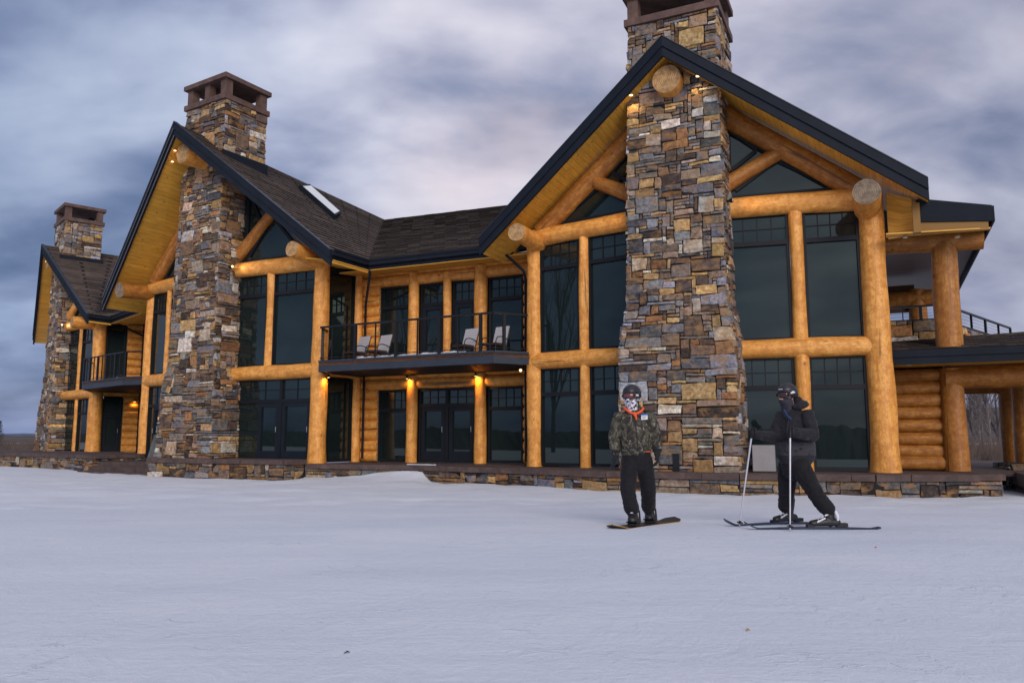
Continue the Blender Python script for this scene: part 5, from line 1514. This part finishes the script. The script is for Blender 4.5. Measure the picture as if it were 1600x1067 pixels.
    for f in (fl, fr_):
        bm = BM(); q = f.copy(); q.z = gz(q.x, q.y) + .024; fd = V((-.30, -.95, 0)).normalized(); fs = V((fd.y, -fd.x, 0))
        box(bm, q, fd, fs, UP, -.12, .12, -.062, .062, 0, .018)
        for k in (-1, 1): box(bm, q, fd, fs, UP, -.11, .06, .062 * k - .006, .062 * k + .006, 0, .06)
        tube(bm, [q - fd * .08 + fs * .075, q - fd * .13 + fs * .055 + UP * .16, q - fd * .15 + UP * .20, q - fd * .13 - fs * .055 + UP * .16, q - fd * .08 - fs * .075], .012, 8)
        bd = link('binding', bm, 'metal', br)
        for o_, h in ((.11, .075), (-.0, .125)):
            bm = BM(); tube(bm, [q + fd * o_ - fs * .072 + UP * .03, q + fd * (o_ + .01) - fs * .05 + UP * h, q + fd * (o_ + .01) + fs * .05 + UP * h, q + fd * o_ + fs * .072 + UP * .03], .010, 8); link('strap', bm, 'metal', bd)
            bm = BM(); bx = q + fd * (o_ + .01) + fs * .06 + UP * (h - .03); tube(bm, [bx, bx + UP * .03], .012, 6); link('buckle', bm, 'white', bd)
sb()
# ---- the skier
YS = 10.0
def sk():
    g0 = PP(1255, 818, YS); g0.z = gz(g0.x, g0.y)
    root = empty('person', g0); tag(root, 'person in a charcoal ski jacket on skis, holding a pole in each hand', 'person', 'people on the snow')
    Z = lambda x, y, Y=YS: PP(x, y, Y)
    ffar, fnear = PP(1228, 812, 10.42), PP(1290, 819, 9.74)
    ffar.z = gz(ffar.x, ffar.y) + .07; fnear.z = gz(fnear.x, fnear.y) + .07
    hp_f, hp_n = Z(1232, 728, 10.12), Z(1250, 728, 9.92); kn_f, kn_n = Z(1229, 765, 10.22), Z(1266, 757, 9.78)
    an_f, an_n = ffar + UP * .12, fnear + V((.03, 0, .12))
    neck = Z(1236, 644); chest = Z(1240, 664); pel = Z(1242, 715)
    sh_r, el_r, w_r = Z(1262, 649, 9.92), Z(1269, 680, 9.80), Z(1243, 676, 9.58)
    sh_l, el_l, w_l = Z(1222, 651, 10.08), Z(1210, 683, 9.98), Z(1183, 679, 9.80)
    hc = Z(1230, 617.5); yaw = rad(-58)
    body_mesh(root, hc, yaw, neck, chest, pel, [(sh_r, el_r, w_r), (sh_l, el_l, w_l)], [(hp_f, kn_f, an_f, ffar + V((-.17, 0, .03))), (hp_n, kn_n, an_n, fnear + V((-.17, 0, .03)))])
    bm = bmesh.new()
    sweep(bm, [Z(1243, 706), Z(1243, 722), Z(1242, 734)], [(.185, .15), (.185, .155), (.16, .14)])
    sweep(bm, [hp_f, lerp(hp_f, kn_f, .5), kn_f, lerp(kn_f, an_f, .5), an_f + UP * .05], [(.125, .125), (.118, .115), (.100, .105), (.092, .098), (.090, .096)])
    sweep(bm, [hp_n, lerp(hp_n, kn_n, .5), kn_n, lerp(kn_n, an_n, .5), an_n + UP * .06], [(.125, .125), (.118, .115), (.102, .108), (.094, .10), (.092, .098)])
    fuse('ski_pants', bm, 'pants2', root, .013, 3, .012, 8, wdir=(1, 1, 2.0))
    bm = bmesh.new()
    sweep(bm, [Z(1244, 712), Z(1243, 700), Z(1242, 678), Z(1241, 658), Z(1238, 646)], [(.245, .165), (.245, .165), (.235, .155), (.205, .135), (.12, .10)], side=V((1, .15, 0)).normalized())
    sweep(bm, [Z(1250, 652), sh_r, lerp(sh_r, el_r, .5), el_r, lerp(el_r, w_r, .5), w_r], [.10, .098, .094, .086, .070, .056], side=V((0, 1, 0)))
    sweep(bm, [Z(1232, 653), sh_l, lerp(sh_l, el_l, .5), el_l, lerp(el_l, w_l, .5), w_l], [.095, .092, .084, .076, .064, .054], side=V((0, 1, 0)))
    jk = fuse('ski_jacket', bm, 'dark_jacket', root, .012, 3, .014, 8)
    # paler lower panel wraps the hem; hood bunched behind the neck
    bm = bmesh.new(); sweep(bm, [Z(1244, 711.5), Z(1243.5, 700), Z(1243, 690)], [(.251, .171), (.252, .172), (.244, .165)], side=V((1, .15, 0)).normalized(), seg=24, round_=False); fuse('hem_panel', bm, 'jacket_pale', jk, .010, 2, .010, 9)
    bm = bmesh.new(); c = Z(1240, 634)
    pts = [c + V((math.sin(a) * .115 + .02, -math.cos(a) * .115 + .02, .02 - .045 * max(0, math.cos(a + .7)))) for a in [(-.4 + 4.9 * i / 14) for i in range(15)]]
    sweep(bm, pts, [(.030, .040)] + [(.045, .060)] * 13 + [(.030, .04)], side=UP, seg=10); ell(bm, c + V((.075, .045, .035)), (.075, .07, .085)); fuse('hood', bm, 'dark_jacket', jk, .010, 3, .010, 12)
    bm = BM(); tube(bm, [Z(1225, 640, 9.88), Z(1229, 648, 9.84), Z(1236, 655, 9.83)], .012, 8); link('collar', bm, 'blue', jk)
    bm = BM(); tube(bm, [Z(1232, 655, 9.84), Z(1229, 680, 9.82), Z(1228, 708, 9.82)], .005, 6); link('zip', bm, 'metal', jk)
    head_set(root, hc, yaw, 'grey_mask', 'lens_dark', white_spots=True)
    bm = BM(); p_ = PP(1221, 623, 9.86); tube(bm, [p_ + V((-.02, .02, 0)), p_ + V((.02, -.005, -.006))], .008, 6); link('goggle_rim', bm, 'skin', root)
    # hands closed around the grips
    g_r, g_l = PP(1234.5, 675, 9.52), PP(1175, 676, 9.74)
    for w__, g_, b_px in ((w_r, g_r, None), (w_l, g_l, None)):
        d = (g_ - w__).normalized(); bm = bmesh.new()
        n = V((0, -1, 0)) if abs(d.y) < .8 else V((-1, 0, 0))
        hand(bm, g_ - d * .085 - n * .018 + V((0, 0, .0)), d, n, UP, 1.15, .17, .0175); sweep(bm, [w__ - d * .02, g_ - d * .07], [.054, .046])
        fuse('glove', bm, 'glove2', root, .006, 2, .002, 30)
    # poles
    tips = (PP(1234.5, 833, 9.47), PP(1154.5, 817, 9.95))
    for g_, tp, lb in ((g_r, tips[0], 'upright grey ski pole held in front of the hip of the skier in charcoal'), (g_l, tips[1], 'slanting grey ski pole in the outstretched hand at the far left of the skier')):
        tp.z = gz(tp.x, tp.y) - .02; up_ = (g_ - tp).normalized(); top = g_ + up_ * .07
        pr = empty('ski_pole', tp); tag(pr, lb, 'ski pole')
        bm = BM(); tube(bm, [tp + up_ * .04, lerp(tp, top, .5), top - up_ * .10], [.0085, .0105, .012], 10); link('shaft', bm, 'alu', pr)
        bm = BM(); tube(bm, [top - up_ * .14, top - up_ * .08, top - up_ * .02, top], [.015, .017, .016, .021], 12); link('grip', bm, 'metal', pr)
        bm = BM(); tube(bm, [tp + up_ * .075, tp + up_ * .083], [.040, .034], 16); tube(bm, [tp + up_ * .06, tp + up_ * .10], .014, 8); link('basket', bm, 'metal', pr)
        bm = BM(); tube(bm, [tp, tp + up_ * .05], [.003, .006], 8); link('tip', bm, 'drip', pr)
        bm = BM(); tube(bm, [top, top + V((.03, -.03, -.03)), top + V((.02, -.03, -.12)), top - up_ * .1], .006, 6); link('strap', bm, 'metal', pr)
    # skis
    sks = ((PP(1131.5, 820.5, 10.02), V(ffar), 'ski of the far foot, tip pointing left beside the slanting pole', 10.62), (PP(1163, 826.5, 9.66), V(fnear), 'nearer ski with its long tail reaching right behind the boot', 9.80))
    for (A, f, lb, _) in sks:
        A.z = gz(A.x, A.y); f = f.copy(); f.z = A.z; d = (f - A).normalized(); Ln = 1.72; B = A + d * Ln
        for p in (A, B): p.z = gz(p.x, p.y) - .006
        sr = empty('ski', f); tag(sr, 'dark blue ' + lb, 'ski')
        s = V((d.y, -d.x, 0)); bm = bmesh.new(); n = 34; rows = []
        for i in range(n + 1):
            t = i / n; hw = .034 + .018 * abs(2 * t - 1) ** 1.6
            if t < .06: hw *= math.sqrt(max(.02, 1 - (1 - t / .06) ** 2))
            if t > .985: hw *= .75
            up_ = .085 * max(0, (.13 - t) / .13) ** 1.7 + .018 * max(0, (t - .95) / .05) + .012 * math.sin(math.pi * min(1, max(0, (t - .1) / .85))); c = lerp(A, B, t) + UP * (up_ + .004)
            th = .014 + .006 * math.sin(math.pi * t)
            rows.append([[bm.verts.new(c + s * hw * k + UP * z) for k in (-1, 0, 1)] for z in (th, 0)])
        for r0, r1 in zip(rows, rows[1:]):
            for k in range(2):
                bm.faces.new([r0[0][k], r0[0][k + 1], r1[0][k + 1], r1[0][k]]).material_index = 0; bm.faces.new([r0[1][k + 1], r0[1][k], r1[1][k], r1[1][k + 1]]).material_index = 0
            for k in (0, 2): bm.faces.new([r0[0][k], r1[0][k], r1[1][k], r0[1][k]]).material_index = 1
        bmesh.ops.recalc_face_normals(bm, faces=bm.faces); link('ski_body', bm, ['ski_top', 'ski_edge'], sr)
        q = f.copy(); q.z = gz(q.x, q.y) + .032
        for x0, x1, h in ((-.24, -.15, .045), (.13, .27, .055)):
            bm = BM(); box(bm, q, d, s, UP, x0, x1, -.034, .034, 0, h * .8); bmesh.ops.bevel(bm, geom=list(bm.edges), offset=.012, segments=2, affect='EDGES'); link('binding', bm, 'metal', sr)
        # ski boot with white shell panels and buckles
        bm = bmesh.new(); an = f + UP * .16
        sh = (V(kn_n) - an if f.y < 10 else V(kn_f) - an).normalized()
        sweep(bm, [q + d * .14 + UP * .055, q + UP * .060, q - d * .17 + UP * .045], [(.052, .050), (.054, .054), (.048, .038)], side=s)
        sweep(bm, [q + d * .06 + UP * .05, q + d * .055 + UP * .12, q + d * .06 + UP * .16 + sh * .06, q + d * .06 + UP * .16 + sh * .17], [(.050, .058), (.056, .064), (.064, .070), (.068, .074)], side=s)
        bt_ = fuse('ski_boot', bm, 'boot_blk', root, .008, 2)
        bm = BM(); hp = 1 if s.y < 0 else -1
        for k, (o_, z_) in enumerate(((-.10, .075), (-.055, .095), (.0, .15), (.015, .20))):
            c = q + d * o_ + UP * z_ + s * .050 * hp; tube(bm, [c - d * .030 - UP * .012, c + d * .030 + UP * .014], .0115, 6)
            if k < 3: tube(bm, [c - d * .01 + UP * .01, c - s * .05 * hp + UP * .028], .005, 6)
        link('buckle', bm, 'white', bt_)
        if f.y < 10:
            bm = BM(); c = q + d * .10 + UP * .14 + s * .058 * hp; tube(bm, [c + UP * .06, c + d * .025, c + d * .03 - UP * .06], [.018, .026, .016], 6); link('heel_panel', bm, 'white', bt_)
sk()
#@@P1
